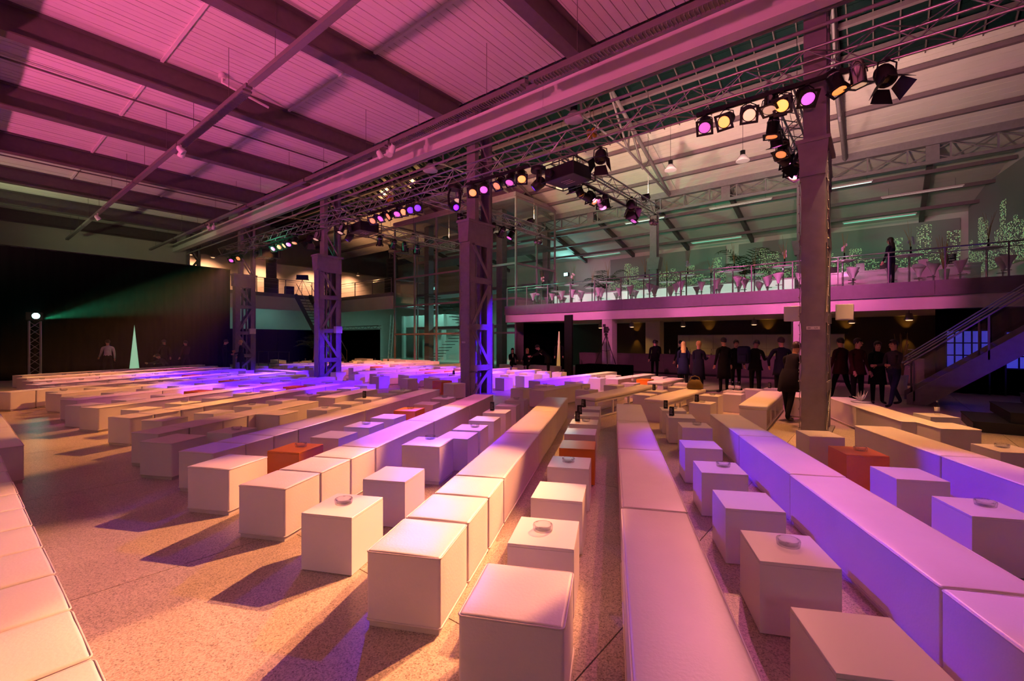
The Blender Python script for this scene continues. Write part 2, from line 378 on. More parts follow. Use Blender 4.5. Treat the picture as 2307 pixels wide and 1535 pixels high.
# ---- main riveted lattice columns
def column(x, label, first=False):
    c = thing('riveted_column', label, 'column', (x, CY, 0))
    a, b_ = .19, .53
    for sx in (-1, 1): pass
    for sy in (-1, 1):
        q = MB(); y0 = sy*b_; y1 = sy*(b_-.05)
        q.box(-a, a, min(y0, y1), max(y0, y1), 0, 5.35); q.build('flange_plate', 'steel', c)
        for sx in (-1, 1):
            xx = sx*a; MB().box(min(xx, xx-sx*.02), max(xx, xx-sx*.02), min(sy*.5, sy*.27), max(sy*.5, sy*.27), 0, 5.35).build('angle_post', 'steel', c)
    for sx in (-1, 1):
        X0, X1 = (sx*a, sx*(a+.02)) if sx > 0 else (sx*(a+.02), sx*a)
        MB().box(X0, X1, -b_, b_, 4.68, 5.36).build('gusset_plate', 'steel', c)
        for z in (3.6, 2.15, .88):
            MB().box(X0, X1, -b_+.02, b_-.02, z-.09, z+.09).build('cross_plate', 'steel', c)
        for k, (za, zb, d) in enumerate(((4.72, 3.66, 1), (3.54, 2.22, -1), (2.08, .95, 1), (.8, .06, -1))):
            p0 = Vector((0, -d*.4, za)); p1 = Vector((0, d*.4, zb)); u = (p1-p0).normalized(); w = Vector((0, -u.z, u.y))*.055
            vs = [p0+w, p1+w, p1-w, p0-w]; vs = [v+Vector((X0, 0, 0)) for v in vs]+[v+Vector((X1, 0, 0)) for v in vs]
            MB().add(vs, [(0,1,2,3),(7,6,5,4),(0,4,5,1),(1,5,6,2),(2,6,7,3),(3,7,4,0)]).build('diagonal_bar', 'steel', c)
    for y in (-.09, .11): MB().box(-.06, .06, y-.03, y+.03, 0, 5.3).build('inner_channel', 'steel', c)
    b = MB(); b.prism([(-.19, 4.75), (.19, 4.75), (.24, 5.36), (-.24, 5.36)], -b_-.07, -b_); b.build('corbel', 'steel', c)
    MB().box(-.27, .27, -b_-.1, b_+.06, 5.36, 5.43).build('cap_plate', 'steel', c)
    MB().box(-.26, .26, -b_-.06, b_+.06, 0, .04).build('base_plate', 'steel', c)
    for y in (-.24, .53):
        MB().box(-.18, .18, y-.03, y, 5.43, 9.18).build('upper_flange', 'steel', c)
    for sx in (-1, 1):
        for y in (-.2, .42): MB().box(sx*.17-.01, sx*.17+.01, y-.04, y+.1, 5.43, 9.18).build('upper_angle', 'steel', c)
        for k in range(4):
            za = 5.45+.92*k; d = 1 if k % 2 else -1
            MB().tube((sx*.17, .12-d*.3, za), (sx*.17, .12+d*.3, za+.9), .04, 4).build('upper_diagonal', 'steel', c)
    # rivets along the front flange edges
    rv = MB()
    for k in range(36):
        for sx in (-1, 1):
            rv.lathe([(.018, 0), (.012, .012), (0, .015)], 6, Matrix.Translation((sx*(a-.045), -b_, .2+.145*k)) @ Matrix.Rotation(PI/2, 4, 'X'))
    for k in range(7):
        rv.lathe([(.018, 0), (.012, .012), (0, .015)], 6, Matrix.Translation((a+.02, -.42+.14*k, 5.28)) @ Matrix.Rotation(PI/2, 4, 'Y'))
    r = rv.build('rivets', 'steel', c); r['kind'] = 'stuff'
    return c
LB = ['plain steel column with a white number plate, beside the orange lit seats', 'riveted lattice steel column standing before the glass tower', 'riveted lattice steel column with a white box halfway up', 'riveted lattice steel column at the end of the black drape', 'riveted lattice steel column behind the black drape']
COLS = [column(x, LB[i]) for i, x in enumerate(CX)]
MB().box(-.17, .17, -.545, -.5305, 0.06, 5.3).build('cover_plate', 'steel', COLS[0])
sg = MB().box(-.105, .105, -.552, -.546, 1.93, 1.99).build('number_plate', 'paper', COLS[0])
def text(s, size, loc, rot, m, parent, name='lettering'):
    cu = bpy.data.curves.new(name, 'FONT'); cu.body = s; cu.size = size; cu.extrude = .0008; cu.align_x = 'CENTER'; cu.align_y = 'CENTER'
    o = bpy.data.objects.new(name, cu); COL.objects.link(o); dg = bpy.context.evaluated_depsgraph_get()
    me = bpy.data.meshes.new_from_object(o.evaluated_get(dg)); bpy.data.objects.remove(o)
    me.materials.clear(); me.materials.append(MATS[m]); q = link(name, me, parent, loc, rot); return q
text('U3', .042, (.045, -.5535, 1.96), (PI/2, 0, 0), 'black', sg)
MB().box(-.085, -.04, -.554, -.552, 1.946, 1.974).build('emblem', 'cover_grey', sg)
# small plates and boxes on the other columns
p = MB().box(.1, .24, -.56, -.54, 2.15, 2.2).build('number_plate', 'paper', COLS[1], (-.2, 0, -.5))
for xx in (.135, .185): MB().box(xx, xx+.03, -.562, -.56, 2.16, 2.19).build('mark', 'cover_grey', p)
tag(link('junction_box', rbox('junction_box', .2, .3, 0, .3, .01, 'paper'), None, (CX[2]+.31, CY+.3, 2.05)), 'small white junction box fixed to a lattice column', 'junction box', 'white junction boxes on lattice columns')
tag(link('junction_box', rbox('junction_box', .2, .3, 0, .3, .01, 'paper'), None, (CX[3]+.31, CY+.3, 2.1)), 'small white junction box fixed to a lattice column', 'junction box', 'white junction boxes on lattice columns')
# fairy light / cable knobs down the sides of the first column
for sx in (-1, 1):
    cb = MB(); pts = []
    for k in range(60):
        pts.append((sx*(.215+.008*math.sin(k*2.1)), -.5, .1+.087*k))
    cb.path(pts, .007, 5)
    for k in range(0, 60, 2): cb.ball((sx*(.222+.008*math.sin(k*2.1)), -.5, .1+.087*k), .014, 6, 4)
    tag(cb.build('light_string', 'cover_grey', None, (CX[0], CY, 0)), 'string of small bulbs running down the edge of the column with a number plate', 'light string', 'light strings on the first column')
# crane rails / pipes above the truss
for z, r in ((8.12, .035), (7.86, .035)):
    b = MB(); b.tube((-36, 10.05, z-.35), (8.5, 10.05, z-.35), r, 10)
    tag(b.build('service_pipe', 'steel', None), 'long straight %s service pipe under the white beam' % ('upper' if z > 8 else 'lower'), 'pipe')
girder(10.95, 9.2, 10.4, 'front_girder', 'grey lattice girder on top of the riveted columns')
# suspended cable trays with strip lights in the left hall
for y, lab in ((4.3, 'long cable tray with louvred strip light across the middle of the pink ceiling'), (8.1, 'long cable tray with louvred strip light beside the white beam')):
    t = thing('light_tray', lab, 'light tray', (0, y, 7.45))
    for k in range(8):
        x0 = -36+5.0*k
        MB().box(x0, x0+4.9, -.07, .07, .0, .1).build('tray', 'tray_grey', t)
        if k in (4, 6, 7) or (k == 5 and y > 5):
            b = MB(); b.box(x0+.1, x0+4.8, -.1, .1, -.05, -.005)
            b.build('louvre_housing', 'tray_grey', t)
            l = MB()
            for j in range(60): l.box(x0+.14+.077*j, x0+.15+.077*j, -.09, .09, -.09, -.05)
            o = l.build('louvre', 'alu', t); o['kind'] = 'stuff'
        for xx in (x0+1.2, x0+3.7): MB().tube((xx, 0, .1), (xx, 0, 1.4), .006, 5).build('hanger_wire', 'steel_dark', t)
# ================================================================ SEATING
BR = math.radians(26.3); CB, SB = math.cos(BR), math.sin(BR)
def st(s, t): return (-s*SB+t*CB, s*CB+t*SB)
BW, BH = .47, .46
def pipe_loop(w, l, z, r=.005):
    P = []; c = .02
    for (cx_, cy_, a0) in ((w/2-c, l/2-c, 0), (-w/2+c, l/2-c, 90), (-w/2+c, -l/2+c, 180), (w/2-c, -l/2+c, 270)):
        for k in range(4):
            a = math.radians(a0+30*k); P.append((cx_+c*math.cos(a), cy_+c*math.sin(a), z))
    return MB().path(P, r, 5, True)
def bench_meshes(w, l):
    cut = 4 if l < .7 else 8
    cov = rbox('cover', w, l, .03, BH, .018, 'leather', 3, .006, cut)
    pip = cached(('pip', w, l), lambda: pipe_loop(w+.003, l+.003, BH-.008).mesh('piping', 'piping'))
    hem = cached(('hem', w, l), lambda: pipe_loop(w+.006, l+.006, .045, .006).mesh('hem', 'piping'))
    bas = cached(('bas', w, l), lambda: MB().box(-w/2+.012, w/2-.012, -l/2+.012, l/2-.012, 0, .032).mesh('plinth', 'base'))
    return cov, pip, hem, bas
def bench(x, y, rz, w, l, label, group, name=None):
    jit = random.uniform(-.003, .003)
    o = thing(name or ('upholstered_bench' if l > .8 else 'cube_stool'), label, 'bench' if l > .8 else 'stool', (x+jit, y+random.uniform(-.003, .003), 0), rz+math.radians(random.uniform(-.3, .3)), group)
    c, p, h, b = bench_meshes(w, l)
    cv = link('cover', c, o); link('piping', p, cv); link('hem', h, cv); link('plinth', b, o)
    return o
def cube_meshes(m):
    w, l, h = .425, .455, .43
    def top(): return MB().box(-w/2, w/2, -l/2, l/2, h-.018, h).mesh('top_panel', m)
    tp = rbox('top_panel', w, l, h-.02, h, .002, m, 1)
    sd = cached(('cs', m), lambda: MB().box(-w/2, w/2, -l/2, -l/2+.018, .006, h-.0205).mesh('side_panel', m))
    sl = cached(('cl', m), lambda: MB().box(-w/2, -w/2+.018, -l/2+.0185, l/2-.0185, .006, h-.0205).mesh('side_panel', m))
    ft = cached(('cf', m), lambda: MB().box(-w/2+.03, w/2-.03, -l/2+.03, l/2-.03, 0, .006).mesh('glide', 'black'))
    for me in (tp,):
        for p in me.polygons: p.use_smooth = False
    return tp, sd, sl, ft
ASH = []; CARD = []
TB = {}
def table(x, y, rz, orange=False, item=None, hall='front hall', pos=None):
    colr = 'orange' if orange else 'white'; m = 'orange_lacquer' if orange else 'lacquer'
    ex = {None: 'with a bare top', 'ash': 'with a glass ashtray', 'card': 'with a black menu stand', 'ashcard': 'with ashtray and menu stand', 'bottle': 'with a water bottle', 'bottles': 'with several bottles'}[item]
    lab = '%s lacquered cube table %s in the %s' % (colr, ex, hall)
    if pos: lab = '%s %s cube table %s between the %s and %s slanted rows' % ('PLACE', colr, ex, ORD[pos[1]], ORD[pos[1]+1]); lab = lab.replace('PLACE', ORD[min(pos[0], 12)])
    j = math.radians(random.uniform(-1.2, 1.2))
    o = thing('cube_table', lab, 'table', (x, y, 0), rz+j, '%s cube tables %s, %s' % (colr, ex, hall))
    tp, sd, sl, ft = cube_meshes(m)
    link('top_panel', tp, o); link('side_panel', sd, o); link('side_panel', sd, o, None, PI)
    link('side_panel', sl, o); link('side_panel', sl, o, None, PI); link('glide', ft, o)
    c, s = math.cos(rz), math.sin(rz)
    def at(u, v): return (x+u*c-v*s, y+u*s+v*c, .43)
    if item in ('ash', 'ashcard'): ASH.append((at(random.uniform(-.02, .06), random.uniform(.0, .06)), colr, hall))
    if item in ('card', 'ashcard'): CARD.append((at(random.uniform(-.15, -.1), random.uniform(-.08, .12)), rz+random.uniform(-.5, .5), hall))
    if item == 'bottle': BOT.append(at(.05, .05))
    if item == 'bottles':
        for k in range(4): BOT.append(at(-.1+.07*k, random.uniform(-.1, .1)))
    return o
BOT = []
LL = 'long white leather bench in the slanted rows of the front hall'; LG = 'long benches in the slanted rows of the front hall'
LS = 'white leather cube stool at the head of a slanted bench row'; LSG = 'cube stools in the slanted rows of the front hall'
ORD = ['', 'first', 'second', 'third', 'fourth', 'fifth', 'sixth', 'seventh', 'eighth', 'ninth', 'tenth', 'eleventh', 'twelfth', 'thirteenth', 'fourteenth', 'fifteenth', 'sixteenth', 'seventeenth']
RN = [0]; GN = {}
def row(t, s0, units, w=BW):
    s = s0; RN[0] += 1; cnt = {}
    for u in units:
        if u < 0: s -= u; continue
        x, y = st(s+u/2, t)
        kd = 'long white leather bench' if u > .8 else 'white leather cube stool'; cnt[kd] = cnt.get(kd, 0)+1
        bench(x, y, BR, w, u-.02, '%s %s from the wall end of the %s slanted row' % (ORD[cnt[kd]], kd, ORD[RN[0]]), LG if u > .8 else LSG)
        s += u
row(3.76, 2.2, [1.86]*3)
row(1.88, .82, [1.94, 2.04, 1.81, 1.85])
row(.30, 1.62, [1.94]*4)
row(-1.22, 2.49, [.53, .53, .53, 2.03, 2.03, 2.03])
row(-2.98, 3.37, [.5, .52, .52, 1.81, 1.81, 1.82])
row(-4.64, 4.26, [.5, .47, .48, 1.82, 1.82, 1.82])
row(-6.27, 4.99, [.48, .58, .5, 1.9, -.55, 1.9])
row(-7.95, 5.9, [.42, .5, .48, 1.9, 1.9, 1.9])
row(-9.68, 6.65, [1.9, 1.9, 1.9, 1.9])
row(-11.36, 7.42, [1.9, 1.9, 1.9, 1.9])
row(-13.0, 8.2, [1.9, 1.9, 1.9, 1.9])
row(-14.6, 8.18, [.52, .52, 1.9, 1.9, 1.9])
row(-16.3, 9.75, [1.9, 1.9, 1.9, 1.9])
row(-17.9, 10.6, [1.9, 1.9, 1.9, 1.9])
row(-19.5, 11.4, [1.9, 1.9, 1.9, 1.9])
row(-21.1, 12.2, [1.9, 1.9, 1.9, 1.9])
def T(t, s, **k):      # table by front edge s
    x, y = st(s+.23, t)
    g = min(range(9*2), key=lambda i: abs((2.81-1.66*i)-t)); k.setdefault('item', None)
    GN[g] = GN.get(g, 0)+1; k['pos'] = (GN[g], g+1)
    table(x, y, BR, **k)
for s, it in ((2.84, 'ash'), (3.70, None), (4.65, 'ash'), (6.34, None), (7.13, 'ashcard'), (7.9, 'card'), (8.68, 'card')): T(-.45, s, item=it)
T(-.43, 5.5, orange=True)
bench(*st(2.26, -.46), BR, .49, .5, 'white leather cube stool standing alone between two slanted bench rows', LSG)
for s, it in ((2.01, None), (2.93, 'ash'), (3.8, None), (4.78, 'ash'), (5.84, None)): T(1.06, s, item=it)
T(1.22, 7.2, item='ash'); T(1.13, 8.05, item='card'); T(1.1, 8.85, item='ashcard')
for s, it, o in ((4.02, 'ash', 0), (4.95, None, 0), (5.89, 'ash', 1), (6.9, None, 0)): T(2.81, s, item=it, orange=bool(o))
for s, it in ((3.0, 'ash'), (3.86, None), (5.72, None), (6.28, 'ash'), (7.06, None), (7.88, 'card'), (8.75, None), (9.6, 'ash')): T(-2.08, s, item=it)
bench(*st(5.36, -2.27), BR, .49, .49, LS, LSG); ASH.append(((*st(5.45, -2.28), .4695), 'stool', 'front hall'))
bench(*st(4.03, -3.94), BR, .5, .52, LS, LSG)
for s, it, o in ((4.6, 'ash', 1), (5.38, None, 0), (6.15, 'ash', 0), (6.93, None, 0), (7.75, 'ash', 1), (8.6, None, 0), (9.5, 'ash', 0)): T(-3.76, s, item=it, orange=bool(o))
bench(*st(4.83, -5.58), BR, .5, .5, LS, LSG)
for s, it in ((5.35, 'ash'), (7.5, 'ash'), (8.3, None), (9.1, 'card'), (9.9, None), (10.7, 'ash')): T(-5.4, s, item=it)
bench(*st(6.95, -5.78), BR, .47, .5, LS, LSG)
bench(*st(6.02, -7.13), BR, .42, .45, LS, LSG)
for t, s0, n in ((-7.1, 6.7, 7), (-8.82, 6.75, 8), (-10.5, 6.95, 9), (-12.2, 7.95, 9), (-13.85, 8.7, 9), (-15.5, 9.6, 9), (-17.1, 10.4, 9), (-18.7, 11.2, 9), (-20.3, 12.0, 9)):
    for k in range(n):
        T(t, s0+.86*k, item=random.choice(['ash', None, None]), orange=(k == 5 and int(-t) in (8, 12, 15, 18)) or (k == 3 and int(-t) == 10))
# wall-side bench A along x, and its continuation
x = -1.42
for k in range(12):
    bench(x-.26, .12, PI/2, .5, .5, '%s white leather unit of the wall bench counted from the wall corner' % ORD[k+1], 'bench units along the wall', 'wall_bench'); x -= .52
x -= .42
for k in range(5):
    bench(x-.95, .33, PI/2, .52, 1.88, '%s long white leather bench farther along the wall' % ORD[k+1], 'long benches along the wall', 'wall_bench'); x -= 1.9
# ---- nave block : rows along y
NL = 'white leather bench in the straight rows of the nave'; NG = 'white leather benches in the nave'
NC = {}
def nrow(x, y0, units, w=.46):
    y = y0
    for u in units:
        if u < 0: y -= u; continue
        kd = 'white leather bench' if u > .8 else 'white leather cube stool'; r = round((-x-2)/1.6)+1; NC[kd, r] = NC.get((kd, r), 0)+1
        bench(x, y+u/2, 0, w, u-.024, '%s %s in the %s straight row of the nave' % (ORD[NC[kd, r]], kd, ORD[r]), NG if u > .8 else 'cube stools in the nave'); y += u
def frame_bench(x, y0, l, lab, n=2, rz=0):
    t = thing('frame_bench', lab, 'bench', (x, y0+l/2, 0), rz, 'cushioned frame benches in the nave')
    w = .5
    cu = rbox('cushion', w, l, .395, .475, .03, 'leather', 3, .02, 8); link('cushion', cu, t)
    for sy in (-1, 1):
        MB().box(-w/2+.015, w/2-.015, sy*(l/2-.03)-.015, sy*(l/2-.03)+.015, 0, .393).build('end_panel', 'lacquer', t)
    for sx in (-1, 1):
        X = sx*(w/2-.03)
        MB().box(X-.015, X+.015, -l/2+.046, l/2-.046, .35, .393).build('top_rail', 'lacquer', t)
        MB().box(X-.015, X+.015, -l/2+.046, l/2-.046, .02, .055).build('bottom_rail', 'lacquer', t)
        for k in range(1, n+1):
            yy = -l/2+l*k/(n+1); MB().box(X-.015, X+.015, yy-.02, yy+.02, .056, .349).build('upright', 'lacquer', t)
frame_bench(-1.97, 9.75, 3.1, 'white frame bench with a plump cushion lying beside the numbered column', 3, math.radians(3))
frame_bench(-3.7, 9.45, 2.8, 'white frame bench with a thick cushion and an ochre handbag on it', 2)
frame_bench(-5.05, 8.85, 3.6, 'longest white frame bench with a thick cushion and three open bays', 3)
nrow(-6.78, 9.4, [1.9, .5])
nrow(-6.83, 13.7, [1.6, 1.55]); frame_bench(-5.27, 13.45, 1.9, 'white frame bench with open bays standing apart in the nave', 2)
nrow(-8.45, 11.6, [1.8, 1.8, 1.8]); nrow(-9.8, 9.2, [.5])
for i, x in enumerate((-11.75, -13.3, -14.9, -16.5)):
    nrow(x, 10.1 + .25*(i % 2), [1.9, 1.9, -.6, 1.9])
for i, x in enumerate((-20.3, -21.9, -23.5, -25.1)):
    nrow(x, 10.8 + .3*(i % 2), [1.9, 1.9, -.6, 1.9])
nrow(-18.0, 12.2, [1.9, 1.9, 1.9])
TN = 'nave'
def N(x, y, item=None, orange=False):
    r = round((-x-2)/1.6)+1; o = table(x, y, 0, orange, item, TN); NC['t', r] = NC.get(('t', r), 0)+1
    o['label'] = '%s %s in the %s lane of the nave' % (ORD[NC['t', r]], o['label'].replace('lacquered ', '').split(' in the ')[0], ORD[r])
N(-2.87, 9.95, 'ashcard'); N(-3.1, 11.4, 'ash'); N(-2.75, 12.05, None); N(-2.9, 12.75, 'bottles'); N(-2.6, 13.5, None); N(-2.2, 14.0, 'card')
N(-4.45, 11.5, 'card'); N(-4.4, 10.6, None); N(-4.35, 12.8, None); N(-4.6, 14.0, None); N(-6.0, 10.6, 'ash'); N(-6.0, 12.2, None); N(-5.9, 13.1, 'bottle')
N(-7.54, 9.8, None); N(-7.6, 11.0, 'ash'); N(-7.6, 12.6, None); N(-7.6, 14.2, 'ash'); N(-7.7, 15.6, None)
N(-6.1, 14.7, None, True); N(-6.1, 16.0, 'ash')
for x in (-12.52, -11.0, -14.1, -15.7, -17.25, -19.5, -21.1, -22.7, -24.3, -10.2):
    for k in range(6):
        y = 10.0+1.15*k+random.uniform(-.1, .1)
        if min(abs(x-c) for c in CX) < .5 and abs(y-CY) < 1.1: continue
        N(x, y, random.choice([None, None, 'ash', 'card' if x > -13 else None]), random.random() < .07)
# right-hand group by the column
nrow(-1.3, 10.9-.25, []) 
bench(-1.42, 12.6, math.radians(3), .46, 1.3, 'white leather bench half hidden behind the numbered column', NG)
GA = math.radians(26.3-4.5)
bench(-.42, 11.81, GA, .46, 1.64, 'white bench carrying a white flower spray', NG)
bench(.19, 10.27, GA, .46, 1.64, 'white bench lit orange in front of the black steps', NG)
bench(.8, 9.38, BR, .5, .56, 'white leather stool at the end of the orange lit bench', 'cube stools in the nave')
x, y = .78, 10.8; table(x, y, BR, False, 'bottle', 'corner by the black steps')
x, y = 1.2, 8.0; table(x, y, BR, False, 'ash', 'corner by the black steps'); 
# far groups near the glass tower
bench(-19.9, 8.95, math.radians(94), .5, 3.3, 'long white bench set across the aisle end beside the lattice column', NG)
for i, (x, y) in enumerate(((-24.6, 18.9), (-26.2, 19.3), (-28.2, 18.4), (-23.0, 19.2), (-21.6, 18.6))):
    bench(x, y, math.radians(90+8*(i % 2)), .5, 1.5 if i % 2 == 0 else 1.2, 'white bench in the loose group before the glass tower', 'loose benches before the glass tower')
for i, (x, y) in enumerate(((-23.9, 17.4), (-22.6, 17.3), (-25.5, 17.6), (-27.2, 17.2), (-26.3, 13.0), (-27.4, 13.4), (-28.6, 14.5))):
    table(x, y, .1*i, False, None if i % 2 else 'card', 'tower forecourt')
for i, (x, y) in enumerate(((-30.6, 13.6), (-13.2, 19.0), (-14.8, 18.6))):
    bench(x, y, math.radians(80), .5, 1.9, 'white bench by the back wall beyond the columns', 'benches beyond the columns')
# ---- ashtrays, menu stands, bottles
def ash_mesh():
    b = MB(); b.lathe([(.0, .006), (.044, .007), (.054, .013), (.058, .042), (.066, .043), (.069, .036), (.065, .005), (.05, 0), (0, 0)], 24)
    return b.mesh('bowl', 'glass_thick')
for (p, c, h) in ASH:
    dv = Vector((p[0], p[1])).length
    on = {'orange': 'orange cube table', 'white': 'white cube table', 'stool': 'white cube stool'}[c]
    o = thing('ashtray', 'round clear glass ashtray on a %s in the %s' % (on, h), 'ashtray', (p[0], p[1], p[2]+.0005), random.uniform(0, 6), 'glass ashtrays on %ss, %s' % (on, h))
    bw = link('bowl', cached('ash', ash_mesh), o)
    for k in range(3):
        a = 2*PI*k/3; n = cached('notch', lambda: MB().path([(.055, -.008, .0445), (.062, 0, .038), (.055, .008, .0445)], .0032, 4).mesh('cigarette_rest', 'glass_thick'))
        link('cigarette_rest', n, bw, None, a)
def card_mesh():
    b = MB(); h, w, d = .15, .07, .035
    b.box(-w/2, w/2, -d, -d+.003, 0, h, Matrix.Rotation(-.12, 4, 'X')); b.box(-w/2, w/2, d-.003, d, 0, h, Matrix.Rotation(.12, 4, 'X')); b.box(-w/2, w/2, -d, d, 0, .003); return b.mesh('folded_card', 'black')
def card_print():
    b = MB()
    for k in range(6): b.box(-.024, .024-.006*(k % 3), -.0372, -.0368, .03+.018*k, .036+.018*k, Matrix.Rotation(-.12, 4, 'X'))
    return b.mesh('printed_lines', 'cover_grey')
for (p, rz, h) in CARD:
    o = thing('menu_stand', 'small black folded menu stand on a cube table in the %s' % h, 'menu stand', (p[0], p[1], p[2]+.001), rz, 'black menu stands, %s' % h)
    fc = link('folded_card', cached('card', card_mesh), o); link('printed_lines', cached('cardp', card_print), fc)
for p in BOT:
    o = thing('water_bottle', 'clear glass water bottle with a pale label on a cube table', 'bottle', (p[0], p[1], p[2]+.001), 0, 'water bottles on cube tables')
    link('bottle', cached('bot', lambda: MB().lathe([(0, 0), (.034, .001), (.036, .01), (.036, .15), (.03, .17), (.014, .2), (.013, .225), (0, .226)], 14).mesh('bottle', 'glass')), o)
    link('label_band', cached('botl', lambda: MB().lathe([(.0366, .06), (.037, .061), (.037, .13), (.0366, .131)], 14).mesh('label_band', 'paper')), o)
    link('cap', cached('botc', lambda: MB().lathe([(.015, .222), (.015, .24), (0, .241)], 10).mesh('cap', 'alu')), o)
# ================================================================ TRUSSES, LAMPS
def truss(name, label, p0, p1, size=.3, bay=.5, cat='truss', group=None, m='alu'):
    p0 = Vector(p0); p1 = Vector(p1); L = (p1-p0).length; d = (p1-p0)/L
    t = bpy.data.objects.new(name, None); COL.objects.link(t); t.location = p0; t.empty_display_size = .1
    t.rotation_mode = 'QUATERNION'; t.rotation_quaternion = d.to_track_quat('X', 'Z'); t['label'] = label; t['category'] = cat
    if group: t['group'] = group
    h = size/2
    cm = cached(('chord', round(L, 2), m), lambda: MB().tube((0,0,0), (L,0,0), .025, 8).mesh('chord', m))
    for a in (-h, h):
        for b in (-h, h): link('chord', cm, t, (0, a, b))
    n = int(L/bay); bl = L/n
    bm_ = cached(('brace', round(bl, 3), size, m), lambda: MB().tube((0, -h, 0), (bl, h, 0), .011, 5, cap=False).mesh('brace', m))
    for k in range(n):
        f = (k % 2)*PI
        link('brace', bm_, t, (k*bl, 0, h), (f, 0, 0)); link('brace', bm_, t, (k*bl, 0, -h), (PI-f, 0, 0))
        link('brace', bm_, t, (k*bl, h, 0), (PI/2+f, 0, 0)); link('brace', bm_, t, (k*bl, -h, 0), (-PI/2+f, 0, 0))
    return t
TY, TZ = 10.0, 6.7
truss('lighting_truss', 'long aluminium box truss running past all the steel columns, hung with lamps', (-29, TY-.18, TZ), (6.5, TY-.18, TZ), .42, .5)
for x, lab in ((-1.5, 'aluminium cross truss behind the numbered column'), (-6.6, 'aluminium cross truss with a caged projector at its near end'), (-11.8, 'aluminium cross truss beside the glass tower'), (-17.2, 'aluminium cross truss over the far seats')):
    truss('cross_truss', lab, (x, TY+.06, TZ-.1), (x, 16.8, TZ-.1), .36, .45)
# suspension wires for trusses
for x in (-1.5, -6.6, -11.8, -17.2):
    for y in (12.6, 16.2):
        tag(MB().tube((x, y, TZ+.1), (x, y, 11.4+max(0, min(1, 1))*.2), .006, 5).build('truss_cable', 'steel_dark'), 'thin steel cable holding up a cross truss', 'cable', 'steel cables holding the cross trusses')
# mounting bars under the main truss
def lampbar(x0, x1, y, z, lab):
    b = MB(); b.box(x0, x1, y-.035, y+.035, z-.035, z+.035); o = thing('lamp_bar', lab, 'lamp bar', (0, 0, 0)); b.build('bar', 'black', o)
    for k in range(3):
        x = x0+.15+(x1-x0-.3)*k/2; MB().box(x-.025, x+.025, y-.03, y+.03, z+.035, TZ-.215).build('clamp', 'black', o)
lampbar(-2.95, -.35, TY-.2, 6.42, 'black lamp bar under the truss beside the numbered column')
lampbar(-9.6, -7.3, TY-.2, 6.42, 'black lamp bar under the truss before the lattice column by the tower')
lampbar(-14.7, -12.1, TY-.2, 6.42, 'black lamp bar under the truss over the middle seats')
lampbar(-22.8, -20.2, TY-.2, 6.42, 'black lamp bar under the truss over the far seats')
lampbar(-28.0, -26.2, TY-.2, 6.42, 'black lamp bar under the truss next to the black drape')
LENS = {}
def lens_mat(c, s):
    c = {KEY: (1, .26, .03), AMB: (1, .26, .03), PNK: (.85, .1, .7)}.get(c, c); s = s*.4; k = (c, s)
    if k not in LENS:
        nm = 'lens_%d' % len(LENS); mat(nm, (.9, .9, .9), .2, emit=c, es=s, var=.01); LENS[k] = nm
    return LENS[k]
KEY = (1, .35, .14)
CN = {AMB: 'amber', KEY: 'amber', PNK: 'pink', BLU: 'blue', WRM: 'warm white', GRN: 'green', LAV: 'violet', ROS: 'rose'}
LIGHTS = 0
def spot(parent, d, col, P, ang, blend=.35, off=.03, size=.06):
    l = bpy.data.lights.new('beam', 'SPOT'); l.energy = P; l.color = col; l.spot_size = math.radians(ang); l.spot_blend = blend; l.shadow_soft_size = size
    o = bpy.data.objects.new('beam', l); COL.objects.link(o); o.parent = parent
    o.location = Vector(d).normalized()*off; o.rotation_mode = 'QUATERNION'; o.rotation_quaternion = Vector(d).to_track_quat('-Z', 'Y')
    return o
def par(pos, aim, col, P, ang=34, body='black', where='main truss', top=6.42, lens=7, blend=.4, gel=True, sc=1.3):
    pos = Vector(pos); d = (Vector(aim)-pos).normalized()
    t = thing('par_can', '%s par can with a glowing %s lens hanging from the %s' % ('chrome' if body == 'chrome' else 'black', CN[col], where), 'stage lamp', pos, 0, '%s %s par cans on the %s' % (body, CN[col], where))
    R = rotto(d); q = R.to_quaternion()
    def part(n, mk, key, m):
        o = link(n, cached((key, m), lambda: mk().mesh(n, m)), CAN[0] if CAN else t)
        if not CAN: o.rotation_mode = 'QUATERNION'; o.rotation_quaternion = q; o.scale = (sc, sc, sc); CAN.append(o)
        return o
    CAN = []
    part('can', lambda: MB().lathe([(.085, -.02), (.098, -.02), (.098, 0), (.09, .01), (.088, .2), (.075, .27), (.05, .31), (.02, .32), (0, .32)], 16), 'can', body)
    part('vent_ring', lambda: MB().lathe([(.092, .2), (.095, .205), (.095, .215), (.09, .22)], 16), 'vent', 'chrome')
    if gel:
        def gf():
            b = MB(); w = .125
            for a in range(4): b.box(-w, w, .09, w, -.03, -.022, Matrix.Rotation(a*PI/2, 4, 'Z'))
            return b
        part('gel_frame', gf, 'gel', 'black')
    part('lens', lambda: MB().lathe([(0, -.034), (.05, -.032), (.084, -.024), (.085, -.021), (0, -.0205)], 16), 'lens', lens_mat(col, lens))
    # yoke
    side = d.cross(Vector((0,0,1)))
    side = side.normalized() if side.length > .05 else Vector((1,0,0))
    c = -d*.1*sc; b = MB(); zt = top-pos.z
    a1 = c+side*.115*sc; a2 = c-side*.115*sc; h = Vector((0,0,zt-.05))
    e1 = Vector((a1.x*.9, a1.y*.9, zt-.08)); e2 = Vector((a2.x*.9, a2.y*.9, zt-.08))
    b.path([a1, e1, (0, 0, zt-.045), e2, a2], .011, 5); b.build('yoke', 'black', t)
    MB().box(-.03, .03, -.025, .025, zt-.06, zt).build('hook_clamp', 'black', t)
    if P: spot(t, d, col, P, ang, blend, .05)
    return t
LZ = 6.13; LY = TY-.2
